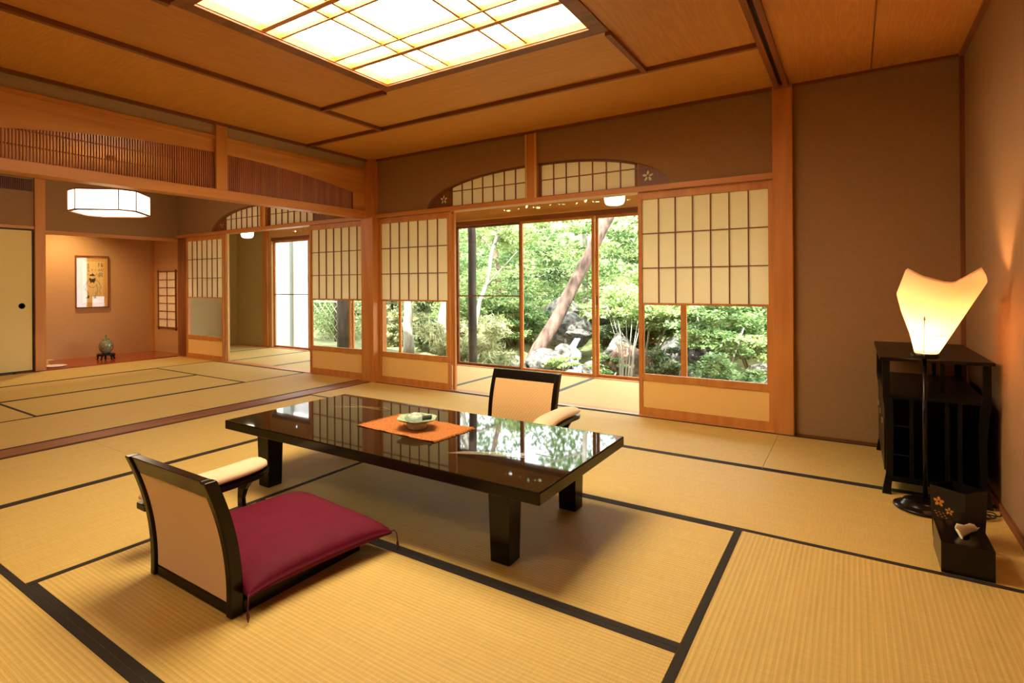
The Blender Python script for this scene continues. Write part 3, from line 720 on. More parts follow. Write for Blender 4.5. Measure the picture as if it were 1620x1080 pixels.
# bowl
t = thing('ashtray_bowl', 'pale celadon footed bowl with scalloped rim on the orange placemat', 'bowl', (-1.74, 2.165, TZ+.0055))
lob = lambda a, r, z: 1+(.05*cos(a*6) if z > .03 else .0)
MB().lathe([(.0, 0), (.044, 0), (.047, .003), (.05, .018), (.056, .030)], 64).build('foot', 'porcelain', t, smooth=True)
MB().lathe([(.0, .0225), (.05, .0235), (.058, .031), (.078, .037), (.098, .048), (.0995, .0505), (.096, .051), (.075, .041), (.055, .036), (.03, .030), (0, .029)], 96, fn=lob).build('scalloped_dish', 'celadon', t, smooth=True)
t = thing('glass_ashtray', 'small clear glass ashtray sitting in the celadon bowl', 'ashtray', (-1.752, 2.168, TZ+.0055+.0305))
MB().lathe([(0, 0), (.038, 0), (.048, .006), (.052, .022), (.047, .03), (.041, .03), (.037, .012), (.02, .009), (0, .009)], 40, fn=lambda a, r, z: 1+.03*cos(a*8)).build('dish', 'thick_glass', t, smooth=True)
bl_ = MB().lathe([(0, .012), (.018, .013), (.024, .024), (.02, .036), (.008, .042), (0, .043)], 24).build('glass_knob', 'thick_glass', t, smooth=True)
t = tag(MB().box(-.022, .022, -.014, .014, 0, .014).build('matchbox', 'black', bevel=.001), 'small black matchbox leaning on the glass ashtray', 'matchbox')
t.location = (-1.678, 2.17, TZ+.055); t.rotation_euler = (.15, -.12, .5)

# ------------------------------------------------------------------ legless chairs
def back_profile(k=14):
    pts = []
    for i in range(k+1):
        z = .448*i/k; s_ = z/.448
        y = .006*sin(pi*s_)-.088*s_**2.1
        pts.append((y, z))
    return pts
BP = back_profile()
def slab(mb, x0, x1, prof, t0, t1):
    """strip following the profile between x0 and x1, offset t0..t1 in y"""
    n = len(prof); vs = []
    for (y, z) in prof: vs += [(x0, y+t0, z), (x1, y+t0, z), (x1, y+t1, z), (x0, y+t1, z)]
    fs = [(0, 1, 2, 3), tuple(4*(n-1)+i for i in (3, 2, 1, 0))]
    for i in range(n-1):
        for j in range(4): fs.append((4*i+j, 4*i+(j+1) % 4, 4*i+4+(j+1) % 4, 4*i+4+j))
    mb.add(vs, fs)
def sub_prof(z0, z1):
    out = []
    for i in range(13):
        z = z0+(z1-z0)*i/12
        for j in range(len(BP)-1):
            if BP[j][1] <= z <= BP[j+1][1]+1e-9:
                q_ = (z-BP[j][1])/(BP[j+1][1]-BP[j][1]); out.append((BP[j][0]+(BP[j+1][0]-BP[j][0])*q_, z)); break
    return out
def make_chair(label):
    t = thing('legless_chair', label, 'floor chair', (0, 0, 0.0015), group='black framed legless floor chairs')
    W = .25
    for s_ in (-1, 1):
        q = MB(); a, b = sorted((s_*W, s_*(W-.03))); slab(q, a, b, BP, -.022, .022); q.build('side_stile', 'lacquer', t, bevel=.004)
    q = MB(); slab(q, -W+.03, W-.03, sub_prof(.388, .448), -.015, .018); q.build('top_rail', 'lacquer', t, bevel=.003)
    q = MB(); slab(q, -W+.03, W-.03, sub_prof(.0, .035), -.014, .018); q.build('bottom_rail', 'lacquer', t, bevel=.003)
    q = MB(); slab(q, -W+.03, W-.03, sub_prof(.035, .388), -.011, .020); q.build('upholstered_back', 'brocade', t, bevel=.004)
    q = MB(); q.box(-W+.02, W-.02, .0225, .53, 0.004, .03); q.build('seat_board', 'lacquer', t, bevel=.006)
    q = MB()
    for s_ in (-1, 1): a, b = sorted((s_*(W-.02), s_*W)); q.box(a, b, .0225, .545, 0, .042)
    q.box(-W+.02, W-.02, .53, .545, 0, .042); q.build('seat_rim', 'lacquer', t, bevel=.004)
    return t
c1 = make_chair('black framed legless chair nearest the camera, cream back seen from behind, purple cushion on it')
c1.location = (-1.822, 1.052, .0015)
c2 = copy_tree(c1); c2.location = (-1.812, 3.37, .0015); c2.rotation_euler = (0, 0, pi)
c2['label'] = 'black framed legless chair facing us behind the low table, in front of the garden doorway'
# material of nearest back: plain weave on the rear face
for o in [x for x in bpy.data.objects if x.parent == c1 and x.name.startswith('upholstered_back')]:
    o.data = o.data.copy(); o.data.materials.append(MATS['brocade_plain'])
    for pl in o.data.polygons:
        if pl.normal.y < -.3: pl.material_index = 1
# cushion
t = thing('floor_cushion', 'plump purple square cushion lying on the near legless chair', 'cushion', (-1.805, 1.398, .045), rz=-.10)
n = 28; q = MB(); top, bot = [], []
R_ = .306
def cz(a, b, s_):
    e = max(0, (1-abs(a)**3.2))*max(0, (1-abs(b)**3.2))
    return s_*(.056*e**.33 if s_ > 0 else .034*e**.25)
vs = []; idx = {}
for s_ in (1, -1):
    for j in range(n+1):
        for i in range(n+1):
            a = sin(pi/2*(-1+2*i/n)); b = sin(pi/2*(-1+2*j/n))
            pin = 1-.055*(1-a*a)*(abs(b)) ; pin2 = 1-.055*(1-b*b)*abs(a)
            z = cz(a, b, s_)+.036
            if s_ == 1: z += .010*sin(a*5+b*3)*.3*(1-abs(a))*(1-abs(b))+.012*(1-a*a)*(1-b*b)
            else: z = max(z, .0008)
            idx[(s_, i, j)] = len(vs); vs.append((R_*a*pin2, R_*b*pin, z-.010*(abs(a)**6*abs(b)**6)))
fs = []
for s_ in (1, -1):
    for j in range(n):
        for i in range(n):
            f4 = [idx[(s_, i, j)], idx[(s_, i+1, j)], idx[(s_, i+1, j+1)], idx[(s_, i, j+1)]]
            fs.append(tuple(f4 if s_ == 1 else f4[::-1]))
q.add(vs, fs)
o = q.build('cushion_cover', 'cushion', t, smooth=True)
bm = bmesh.new(); bm.from_mesh(o.data); bmesh.ops.remove_doubles(bm, verts=bm.verts, dist=.0006); bm.to_mesh(o.data); bm.free()
for (sx_, sy_) in ((1, 1), (1, -1), (-1, 1), (-1, -1)):
    x, y = sx_*.303, sy_*.303; q = MB()
    ox, oy = sx_*.02, sy_*.012
    pts = [(x-.012*sx_, y-.012*sy_, .026), (x+ox*.5, y+oy*.5, .036), (x+ox*.9, y+oy, .024), (x+ox, y+oy*1.2, -.004)]
    q.tube(pts, .0022, 6)
    e = pts[-1]
    q.tube([e, (e[0], e[1], e[2]-.01), (e[0]+.001, e[1], e[2]-.022), (e[0], e[1]+.001, e[2]-.037)], [.002, .0055, .005, .0015], 8)
    q.build('tassel', 'tassel', t, smooth=True)
# ------------------------------------------------------------------ armrests
def make_armrest(label):
    t = thing('armrest', label, 'armrest', (0, 0, .0015), group='padded crescent armrests')
    L = .285; k = 20; sag = .035
    def cxx(s_): return sag*(1-s_*s_)
    def ringpts(s_, prof):
        e = min(1, (1-abs(s_)**6))**.5; c = cxx(s_); y = L*s_
        return [(c+a*max(e, .02), y, b if not isinstance(b, tuple) else b) for a, b in prof]
    q = MB(); vs = []; fs = []; m_ = 12
    for i in range(k+1):
        s_ = -1+2*i/k; e = max(.25, (1-abs(s_)**8)**.5)
        for j in range(m_):
            a = 2*pi*j/m_; xx = .068*cos(a); zz = .026*sin(a)*(1.25 if sin(a) > 0 else .75)
            vs.append((cxx(s_)+xx*e, L*s_, .222+zz*e))
    for i in range(k):
        for j in range(m_): fs.append((i*m_+j, i*m_+(j+1) % m_, (i+1)*m_+(j+1) % m_, (i+1)*m_+j))
    fs += [tuple(reversed(range(m_))), tuple(k*m_+j for j in range(m_))]
    q.add(vs, fs); q.build('padded_top', 'brocade_plain', t, smooth=True)
    q = MB(); out1 = [(cxx(-1+2*i/k)+.064*max(.5, (1-abs(-1+2*i/k)**8)**.5), L*(-1+2*i/k)) for i in range(k+1)]; out2 = [(cxx(-1+2*i/k)-.064*max(.5, (1-abs(-1+2*i/k)**8)**.5), L*(-1+2*i/k)) for i in range(k+1)]
    q.prism(out1+out2[::-1], .176, .2005, 'XY'); q.build('under_board', 'lacquer', t, bevel=.004)
    for s_ in (-1, 1):
        q = MB(); y = s_*.185; pr = []
        path = [(0, 0, .040, .012), (.012, .02, .030, .011), (.03, .06, .020, .010), (.034, .10, .018, .010), (.02, .14, .026, .011), (.0, .176, .045, .014)]
        vs = []
        for dy, z, hw, ty in path:
            yy = y-s_*.02+s_*dy*-.6; c = cxx(.6)
            vs += [(c-hw, yy-ty, z), (c+hw, yy-ty, z), (c+hw, yy+ty, z), (c-hw, yy+ty, z)]
        fs = [(3, 2, 1, 0), (20, 21, 22, 23)]
        for i in range(5):
            for j in range(4): fs.append((4*i+j, 4*i+(j+1) % 4, 4*i+4+(j+1) % 4, 4*i+4+j))
        q.add(vs, fs); q.build('leg', 'lacquer', t, bevel=.003)
    return t
a1 = make_armrest('cream padded armrest with black legs standing left of the purple-cushioned chair'); a1.location = (-2.235, 1.36, .0015)
a2 = copy_tree(a1); a2.location = (-1.455, 3.19, .0015); a2.rotation_euler = (0, 0, pi+.05)
a2['label'] = 'cream padded armrest with black legs beside the far legless chair behind the table'

# ------------------------------------------------------------------ black cabinet
CX0, CX1, CY0, CY1, CZ = .115, .505, 3.52, 4.43, .672
t = thing('lacquered_cabinet', 'tall open-topped black lacquered shelf cabinet in the right corner behind the lamp', 'cabinet', (CX0, CY0, .0015))
W, D = CX1-CX0, CY1-CY0
MB().box(-.012, W+.012, -.012, D+.012, CZ-.018, CZ-.0015).build('top', 'lacquer_soft', t, bevel=.003)
for x in (0, W):
    for y in (0, D):
        sx_ = 1 if x == 0 else -1; sy_ = 1 if y == 0 else -1; q = MB()
        prof = [(0, .030, .036), (.006, .012, .03), (.10, .006, .026), (.30, -.004, .026), (.46, .012, .030), (.50, .0, .028), (CZ-.019, .0, .028)]
        vs = []
        for z, off, w in [(0, -.004, .036), (.02, -.002, .032), (.10, .012, .026), (.30, .014, .028), (.44, .004, .036), (.47, 0, .036), (.50, .0, .028), (CZ-.0185, .0, .028)]:
            xa, xb = sorted((x+sx_*off, x+sx_*(off+w))); ya, yb = sorted((y+sy_*off, y+sy_*(off+w)))
            vs += [(xa, ya, z), (xb, ya, z), (xb, yb, z), (xa, yb, z)]
        fs = [(3, 2, 1, 0), (28, 29, 30, 31)]
        for i in range(7):
            for j in range(4): fs.append((4*i+j, 4*i+(j+1) % 4, 4*i+4+(j+1) % 4, 4*i+4+j))
        q.add(vs, fs); q.build('leg', 'lacquer_soft', t)
MB().box(.005, W-.005, .005, D-.005, .470, .486).build('middle_shelf', 'lacquer_soft', t)
MB().box(.016, W-.016, .016, D-.016, .060, .085).build('bottom_shelf', 'lacquer_soft', t)
for x, nm in ((.016, 'side_panel'), (W-.028, 'side_panel')): MB().box(x, x+.012, .040, D-.04, .0855, .4695).build(nm, 'lacquer_soft', t)
MB().box(.04, W-.04, D-.032, D-.02, .0855, .4695).build('back_panel', 'lacquer_soft', t)
for y0_, y1_ in ((.06, .31), (.325, .575), (.59, .84)):
    d = MB().box(.006, .0155, y0_, y1_, .10, .455).build('door', 'lacquer_soft', t, bevel=.002)
    MB().box(-.001, .0055, (y0_+y1_)/2-.01, (y0_+y1_)/2+.01, .31, .34).build('handle', 'steel', d)
for x in (.225, .268, .305):
    MB().box(x-.009, x+.009, D-.05, D-.036, .4865, CZ-.0185).build('gallery_bar', 'lacquer_soft', t)
MB().box(.232, .250, .20, .218, .4865, CZ-.0185).build('upright', 'lacquer_soft', t)
MB().box(.03, .04, .02, .034, .0855, .4695).build('front_stile', 'lacquer_soft', t)
for x in (.11, .24, .285): MB().box(x-.008, x+.008, .02, .034, .0855, .4695).build('front_bar', 'lacquer_soft', t)
for z_ in (.19, .33): MB().box(.04, .102, .022, .032, z_, z_+.006).build('drawer_line', 'lacquer_soft', t)

# ------------------------------------------------------------------ floor lamp
t = thing('floor_lamp', 'black stemmed floor lamp with glowing folded white paper shade', 'floor lamp', (.262, 3.372, .0015))
MB().lathe([(.0, 0), (.112, 0), (.118, .006), (.116, .013), (.098, .016), (.088, .024), (.08, .038), (.055, .047), (.02, .052), (.0, .053)], 48).build('base', 'lacquer', t, smooth=True)
MB().lathe([(.0085, .053), (.0085, .69)], 16).build('pole', 'lacquer', t, smooth=True)
MB().lathe([(.012, .688), (.045, .690), (.051, .696), (.051, .709), (.046, .714), (0, .714)], 32).build('socket_dish', 'lacquer', t, smooth=True)
# shade: a wrapped sheet, cross-section flattened front to back
q = MB(); n = 72; K = 30
def xl(z): # left and right silhouette
    pl_ = [(.716, -.036), (.80, -.052), (.904, -.083), (.978, -.098), (1.03, -.090), (1.105, -.056)]
    for i in range(len(pl_)-1):
        if z <= pl_[i+1][0]: a = (z-pl_[i][0])/(pl_[i+1][0]-pl_[i][0]); return pl_[i][1]+(pl_[i+1][1]-pl_[i][1])*a
    return pl_[-1][1]
def xr(z):
    pl_ = [(.716, .050), (1.035, .210), (1.06, .200), (1.105, .172)]
    for i in range(len(pl_)-1):
        if z <= pl_[i+1][0]: a = (z-pl_[i][0])/(pl_[i+1][0]-pl_[i][0]); return pl_[i][1]+(pl_[i+1][1]-pl_[i][1])*a
    return pl_[-1][1]
def ztop(u_, front):
    # u_ in -1..1 across
    if front:
        pk = [(-1, .99), (-.93, 1.03), (-.80, 1.104), (-.45, 1.066), (.02, 1.040), (.22, 1.036), (.82, 1.10), (.95, 1.065), (1, 1.035)]
    else:
        pk = [(-1, .99), (-.6, 1.03), (0, 1.02), (.6, 1.035), (1, 1.035)]
    for i in range(len(pk)-1):
        if u_ <= pk[i+1][0]: a = (u_-pk[i][0])/(pk[i+1][0]-pk[i][0]); return pk[i][1]+(pk[i+1][1]-pk[i][1])*a
    return pk[-1][1]
vs = []; fs = []
for j in range(K+1):
    for i in range(n):
        a = 2*pi*i/n; u_ = cos(a); front = sin(a) < 0
        zt_ = ztop(u_, front); z = .716+(zt_-.716)*j/K
        l_, r_ = xl(min(z, .978)), xr(z) if z < 1.035 else .210
        c_ = (l_+r_)/2; hw = (r_-l_)/2; dep = .040+.10*(z-.716)/.38
        vs.append((c_+hw*u_, dep*sin(a)*(.9 if front else 1), z))
for j in range(K):
    for i in range(n): fs.append((j*n+i, j*n+(i+1) % n, (j+1)*n+(i+1) % n, (j+1)*n+i))
q.add(vs, fs); o = q.build('paper_shade', 'lamp_paper', t, smooth=True)
so = o.modifiers.new('s', 'SOLIDIFY'); so.thickness = .0006
q = MB(); q.tube([(-.006, -.05, .705), (-.006, -.082, .87)], .0016, 6); q.tube([(-.006, -.082, .868), (-.006, -.083, .886)], [.0045, .002], 8)
q.build('clip_rod', 'steel', t)
q = MB(); rp = []
for i in range(33):
    a = 2*pi*i/32; z = .795; l_, r_ = xl(z), xr(z); rp.append(((l_+r_)/2+(r_-l_)/2*1.02*cos(a), (.040+.10*(z-.716)/.38)*1.04*sin(a), z+.004*cos(a)))
q.tube(rp, .0012, 6, cap=False); q.build('hoop', 'steel', t)
MB().lathe([(.008, .715), (.012, .73), (.022, .765), (.024, .785), (.016, .805), (0, .812)], 20).build('light_bulb', 'bulb', t, loc=(.004, 0, 0), smooth=True)

# ------------------------------------------------------------------ boxes near the lamp
t = thing('tissue_box', 'black lacquered tissue box with a white tissue sticking out', 'tissue box', (.25, 2.68, .0015))
w, d, h = .142, .25, .109
q = MB(); q.box(0, w, 0, .006, 0, h); q.box(0, w, d-.006, d, 0, h); q.box(0, .006, .006, d-.006, 0, h); q.box(w-.006, w, .006, d-.006, 0, h); q.box(.006, w-.006, .006, d-.006, 0, .005)
q.build('body', 'lacquer', t, bevel=.001)
el = [(w/2+.020*cos(2*pi*i/24), d/2+.065*sin(2*pi*i/24)) for i in range(24)]
MB().plate([(0.0065, .0065), (w-.0065, .0065), (w-.0065, d-.0065), (.0065, d-.0065)], [el], h-.006, h+.0005, 'XY').build('lid', 'lacquer', t)
q = MB(); vs = []; fs = []; nn = 14
for j in range(6):
    for i in range(nn):
        a = i/(nn-1)*2-1; s_ = j/5
        vs.append((w/2+(.006+.030*s_)*sin(a*2.6)+.012*s_, d/2+a*(.045-.015*s_)-.01, h-.012+.055*s_*(1-.55*abs(a)**1.5)+.006*sin(i*1.9)*s_))
for j in range(5):
    for i in range(nn-1): fs.append((j*nn+i, j*nn+i+1, (j+1)*nn+i+1, (j+1)*nn+i))
q.add(vs, fs); o = q.build('tissue', 'tissue', t, smooth=True); so = o.modifiers.new('s', 'SOLIDIFY'); so.thickness = .0008
t = thing('waste_bin', 'square black lacquered waste bin with gold flower motif behind the tissue box', 'waste bin', (.336, 3.035, .0015), rz=-.66)
w = .063; h = .215; q = MB(); b_ = .056
for (s_, ax) in ((-1, 'x'), (1, 'x'), (-1, 'y'), (1, 'y')):
    if ax == 'x': q.add([(s_*b_, -b_, 0), (s_*b_, b_, 0), (s_*w, w, h), (s_*w, -w, h), (s_*(b_-.006), -b_+.006, .004), (s_*(b_-.006), b_-.006, .004), (s_*(w-.006), w-.006, h), (s_*(w-.006), -w+.006, h)], [(0, 1, 2, 3), (4, 7, 6, 5), (3, 2, 6, 7)])
    else: q.add([(-b_, s_*b_, 0), (b_, s_*b_, 0), (w, s_*w, h), (-w, s_*w, h), (-b_+.006, s_*(b_-.006), .004), (b_-.006, s_*(b_-.006), .004), (w-.006, s_*(w-.006), h), (-w+.006, s_*(w-.006), h)], [(0, 1, 2, 3), (4, 7, 6, 5), (3, 2, 6, 7)])
q.add([(-b_, -b_, 0), (b_, -b_, 0), (b_, b_, 0), (-b_, b_, 0)], [(0, 3, 2, 1)]); q.add([(-b_+.006, -b_+.006, .004), (b_-.006, -b_+.006, .004), (b_-.006, b_-.006, .004), (-b_+.006, b_-.006, .004)], [(0, 1, 2, 3)])
q.build('body', 'lacquer', t)
mt = MB()
def onface(pts): # left part of the front face
    return pts
for i in range(5):
    for (cx, cz_, L) in ((-.030, .155, .017), (.006, .128, .012)):
        pp = petal(cx, cz_, pi/2+2*pi*i/5, L, L*.33, .003); vs = []
        ylean = lambda z: -(b_+(w-b_)*z/h)
        vs = [(a, ylean(b)-.0004, b) for a, b in pp]+[(a, ylean(b)-.0010, b) for a, b in pp]; k_ = len(pp)
        mt.add(vs, [tuple(range(k_)), tuple(range(2*k_-1, k_-1, -1))]+[(i_, (i_+1) % k_, (i_+1) % k_+k_, i_+k_) for i_ in range(k_)])
for i in range(9):
    x_ = -.048+i*.005; z_ = .112-(i % 3)*.008; yl_ = -(b_+(w-b_)*z_/h)
    mt.box(x_, x_+.006, yl_-.001, yl_-.0004, z_, z_+.002)
mt.build('gold_motif', 'gold', t)
# power cord
pts = [(.30, 3.43, .006)]+[(.36+.02*sin(i), 3.45+.004*i, .006) for i in range(3)]
pts = []
for i in range(60):
    s_ = i/59; pts.append((.44+.06*s_+.022*cos(s_*19), 3.36+.10*s_*.8+.035*sin(s_*19), .0085+.008*s_+.002*sin(s_*30)))
pts = [(.375, 3.36, .007), (.41, 3.35, .007)]+pts
q = MB().tube(pts, .0032, 6)
tag(q.build('power_cord', 'black', smooth=True), 'tangled thin black power cord on the mat against the right wall', 'cord')

# ------------------------------------------------------------------ outside
def hgt(x, y):
    base = -.42
    d = max(0, y-7.2)
    z = base-.35*min(1, d/2.0)*(1 if x > -5.6 else .2)
    z += .16*max(0, y-11)+.012*max(0, y-13)**2
    if x < -6: z += .12*min(1, (-6-x)/2)
    return z
nx, ny = 90, 70; vs = []; fs = []
rnd = random.Random(3)
for j in range(ny+1):
    for i in range(nx+1):
        x = -26+40*i/nx; y = 6.2+26*j/ny; vs.append((x, y, hgt(x, y)+.05*sin(x*1.7+y)+.04*sin(y*2.3-x)+rnd.uniform(-.02, .02)))
for j in range(ny):
    for i in range(nx): fs.append((j*(nx+1)+i, j*(nx+1)+i+1, (j+1)*(nx+1)+i+1, (j+1)*(nx+1)+i))
struct(MB().add(vs, fs).build('ground', 'ground', smooth=True))
MB_ = MB().box(-9.5, -4.9, 6.25, 8.3, -.5, -.335)
struct(MB_.build('ground_gravel', 'gravel'))
struct(MB().box(-26, 14, 6.13, 6.24, -.6, -.12).build('trim_90', 'rock'))
sbox('wall_exterior', 'white_render', -13, -8.56, 7.3, 7.45, -.5, 3.4)
tag(MB().box(-9.22, -8.99, 7.22, 7.295, -.4, 3.2).build('reflection_strip', 'reflection_grey'), 'grey green strip standing in for a reflection, against the white outer wall', 'post')  # solid upright put in for a grey-green reflection in the far door glass
# water
struct(MB().box(-5.3, -.2, 8.6, 11.2, -.80, -.70).build('pond_water', 'water'))
def rock(name, label, loc, sc, mat='rock', seed=0, rot=0, group='mossy garden boulders'):
    bm = bmesh.new(); bmesh.ops.create_icosphere(bm, subdivisions=4, radius=1)
    rn = random.Random(seed); ph = [rn.uniform(0, 6) for _ in range(9)]
    pls = [(Vector((rn.uniform(-1, 1), rn.uniform(-1, 1), rn.uniform(-.6, 1))).normalized(), rn.uniform(.62, .85)) for _ in range(9)]
    for v in bm.verts:
        p_ = v.co.copy()
        for nrm, d_ in pls:
            e = p_.dot(nrm)-d_
            if e > 0: p_ -= nrm*e*.85
        p_ *= 1+.06*sin(p_.x*5+ph[0])*sin(p_.y*5+ph[1])+.04*sin(p_.z*9+ph[2])*sin(p_.x*8+ph[3])+.03*sin(p_.x*13+ph[4])*sin(p_.z*15+ph[5])*sin(p_.y*11+ph[6])+.012*sin(p_.x*31+ph[7])*sin(p_.z*27+ph[8])
        v.co = Vector((p_.x*sc[0], p_.y*sc[1], p_.z*sc[2]))
    me = bpy.data.meshes.new(name); bm.to_mesh(me); bm.free(); me.materials.append(MATS[mat])
    for p_ in me.polygons: p_.use_smooth = True
    o = bpy.data.objects.new(name, me); C.objects.link(o); o.location = loc; o.rotation_euler = (0, 0, rot)
    return tag(o, label, 'boulder', group)
RK = [('big pale rounded boulder at the foot of the waterfall, left side', (-5.0, 10.4, -.56), (.46, .4, .32), 'rock'),
      ('tall light grey boulder stacked above the waterfall pool', (-5.1, 11.6, .02), (.62, .5, .42), 'rock'),
      ('pale angular boulder crowning the waterfall stack', (-5.45, 12.1, .45), (.42, .4, .30), 'rock'),
      ('grey boulder at the right of the falling water', (-3.75, 11.2, -.35), (.42, .4, .38), 'rock'),
      ('brown boulder between stream and thin stems', (-3.35, 10.3, -.38), (.36, .4, .42), 'rock_brown'),
      ('small flat stone in front of the waterfall pool', (-4.25, 9.8, -.70), (.34, .25, .16), 'rock'),
      ('low grey stone at the left edge of the boulder group', (-5.75, 10.1, -.62), (.45, .35, .26), 'rock'),
      ('pale boulder right behind the thin stems', (-2.55, 11.2, -.22), (.55, .4, .40), 'rock'),
      ('flat boulder seen through the right screen glass, lower left', (-1.9, 9.4, -.60), (.5, .4, .28), 'rock'),
      ('long pale boulder seen in the middle of the right screen glass', (-1.0, 10.2, -.50), (.7, .4, .30), 'rock'),
      ('pale boulder seen at the lower right of the right screen glass', (-.1, 9.2, -.58), (.6, .4, .28), 'rock'),
      ('round grey boulder seen through the right screen glass, upper left', (-2.15, 10.6, -.12), (.42, .4, .34), 'rock'),
      ('grey stone wedged left of the falling water, low', (-4.72, 10.75, -.42), (.30, .3, .26), 'rock'),
      ('small dark stone at the right foot of the falling water', (-4.05, 10.5, -.62), (.24, .22, .2), 'rock'),
      ('thin slab of stone above the head of the waterfall', (-4.75, 11.3, .0), (.36, .3, .13), 'rock'),
      ('small mossy stone above the falling water', (-4.55, 12.2, .42), (.4, .4, .3), 'rock')]
for i, (lb, lc, sc, mt_) in enumerate(RK): rock('boulder', lb, lc, sc, mt_, seed=i+2, rot=i*1.1)
q = MB(); vs = []; fs = []
for j in range(14):
    s_ = j/13; x = -4.62+.26*s_; y = 11.05-.6*s_**.5; z = -.12-.58*s_**1.1
    for i in range(5): vs.append((x+(.05+.06*s_)*(i/4-.5)*2+.02*sin(j*1.3), y+.03*sin(i*2+j), z+.01*sin(i*3)))
for j in range(13):
    for i in range(4): fs.append((j*5+i, j*5+i+1, (j+1)*5+i+1, (j+1)*5+i))
o = q.add(vs, fs).build('waterfall', 'falling_water', smooth=True); so = o.modifiers.new('s', 'SOLIDIFY'); so.thickness = .05
tag(o, 'narrow white waterfall running down between the grey boulders', 'waterfall')

rng = np.random.default_rng(11)
def leaves(name, clumps, mat, size, parent=None, per=None, flat=.5, aspect=.5):
    """clumps: list of (x,y,z,rx,ry,rz,n); one mesh of small leaf quads"""
    P_, A_ = [], []
    for (x, y, z, rx, ry, rz, n_) in clumps:
        n_ = int(n_)
        d = rng.normal(size=(n_, 3)); d /= np.linalg.norm(d, axis=1)[:, None]; d *= (rng.random(n_)**.45)[:, None]
        P_.append(np.array([x, y, z])+d*np.array([rx, ry, rz]))
    P = np.concatenate(P_); n = len(P)
    nr = rng.normal(size=(n, 3)); nr[:, 2] = np.abs(nr[:, 2])*1.0+flat; nr /= np.linalg.norm(nr, axis=1)[:, None]
    a = np.cross(nr, rng.normal(size=(n, 3))); a /= np.linalg.norm(a, axis=1)[:, None]; b = np.cross(nr, a)
    s = size*(.6+.8*rng.random(n))[:, None]
    V = np.stack([P-a*s*.5, P+b*s*aspect*.5, P+a*s*.5, P-b*s*aspect*.5], 1).reshape(-1, 3)
    me = bpy.data.meshes.new(name); me.vertices.add(4*n); me.vertices.foreach_set('co', V.astype(np.float32).ravel())
    me.loops.add(4*n); me.loops.foreach_set('vertex_index', np.arange(4*n, dtype=np.int32))
    me.polygons.add(n); me.polygons.foreach_set('loop_start', np.arange(0, 4*n, 4, dtype=np.int32)); me.polygons.foreach_set('loop_total', np.full(n, 4, dtype=np.int32))
    me.update(calc_edges=True); me.validate(); me.materials.append(MATS[mat])
    o = bpy.data.objects.new(name, me); C.objects.link(o)
    if parent: o.parent = parent
    return o
def crown(rn, c, R, k, n, fl=.3, sub=.32):
    out = []
    for _ in range(k):
        while True:
            d = [rn.uniform(-1, 1) for _ in range(3)]
            if sum(q_*q_ for q_ in d) < 1: break
        s_ = rn.uniform(.7, 1.3)
        out.append((c[0]+d[0]*R[0], c[1]+d[1]*R[1], c[2]+d[2]*R[2], sub*s_*max(R[0], R[1]), sub*s_*max(R[0], R[1]), sub*fl*s_*max(R[0], R[1]), n))
    return out
def tree(label, base, top, r0, r1, bark, crowns=None, lmat='leaf_green', size=.09, kind='tree', wig=.05, branches=3, seed=0, kk=26, nn=150, group=None):
    rn = random.Random(seed); b = Vector(base); e = Vector(top)-b
    t = thing('tree', label, kind, base, group=group)
    pts = []; L = 9
    for i in range(L+1):
        s_ = i/L; pts.append(e*s_+Vector((rn.uniform(-wig, wig), rn.uniform(-wig, wig), 0))*(0 if i == 0 else 1))
    q = MB(); q.tube(pts, [r0+(r1-r0)*(i/L)**.8 for i in range(L+1)], 12)
    q.build('trunk', bark, t, smooth=True)
    for i in range(branches):
        s_ = rn.uniform(.5, .95); p0 = e*s_; d = Vector((rn.uniform(-1, 1), rn.uniform(-.6, .6), rn.uniform(.2, .9))).normalized()*e.length*rn.uniform(.2, .4)
        rr_ = (r0+(r1-r0)*s_)*.5
        MB().tube([p0, p0+d*.4+Vector((0, 0, .03)), p0+d*.75, p0+d], [rr_, rr_*.7, rr_*.45, rr_*.2], 7).build('branch', bark, t, smooth=True)
    if crowns:
        cl = []
        for (cx, cy, cz_, rx, ry, rz) in crowns: cl += crown(rn, (cx-base[0], cy-base[1], cz_-base[2]), (rx, ry, rz), kk, nn)
        leaves('foliage', cl, lmat, size, t)
    return t
G = hgt
def B(x, y): return (x, y, G(x, y)-.06)
tree('dark straight tree trunk close to the left glass door', B(-4.82, 7.4), (-4.86, 7.45, 6), .070, .055, 'bark_dark', [(-4.8, 8.2, 5.4, 1.8, 1.4, .8)], kk=30, nn=120, branches=2, seed=1, wig=.01)
tree('big reddish trunk leaning to the right across the garden doorway', B(-5.55, 10.6), (-3.2, 11.6, 4.1), .155, .09, 'bark_red', [(-2.9, 12.2, 4.3, 2.0, 1.4, .8)], lmat='leaf_bright', kk=30, nn=140, branches=0, seed=2, wig=.03)
tree('slender pale curved trunk in the left glass door', B(-6.35, 9.6), (-5.75, 9.8, 2.3), .055, .03, 'bark_pale', [(-5.7, 10.0, 2.15, .85, .6, .4)], lmat='leaf_bright', size=.07, kk=22, nn=160, branches=3, seed=3, wig=.05)
tree('pale forked trunk at the right edge of the glass beside the pillar', B(-6.62, 9.1), (-6.5, 9.2, 3.6), .12, .08, 'bark_pale', [(-6.5, 9.8, 3.6, 1.4, 1.0, .7)], branches=3, seed=4, kk=24)
tree('short pale stump-like trunk in the glass beside the pillar', B(-7.45, 9.0), (-7.50, 9.05, 1.6),   .13, .05, 'bark_pale', [(-7.4, 9.4, 1.7, .8, .6, .5)], lmat='leaf_pale', kk=18, branches=2, seed=5, size=.07, wig=.015)
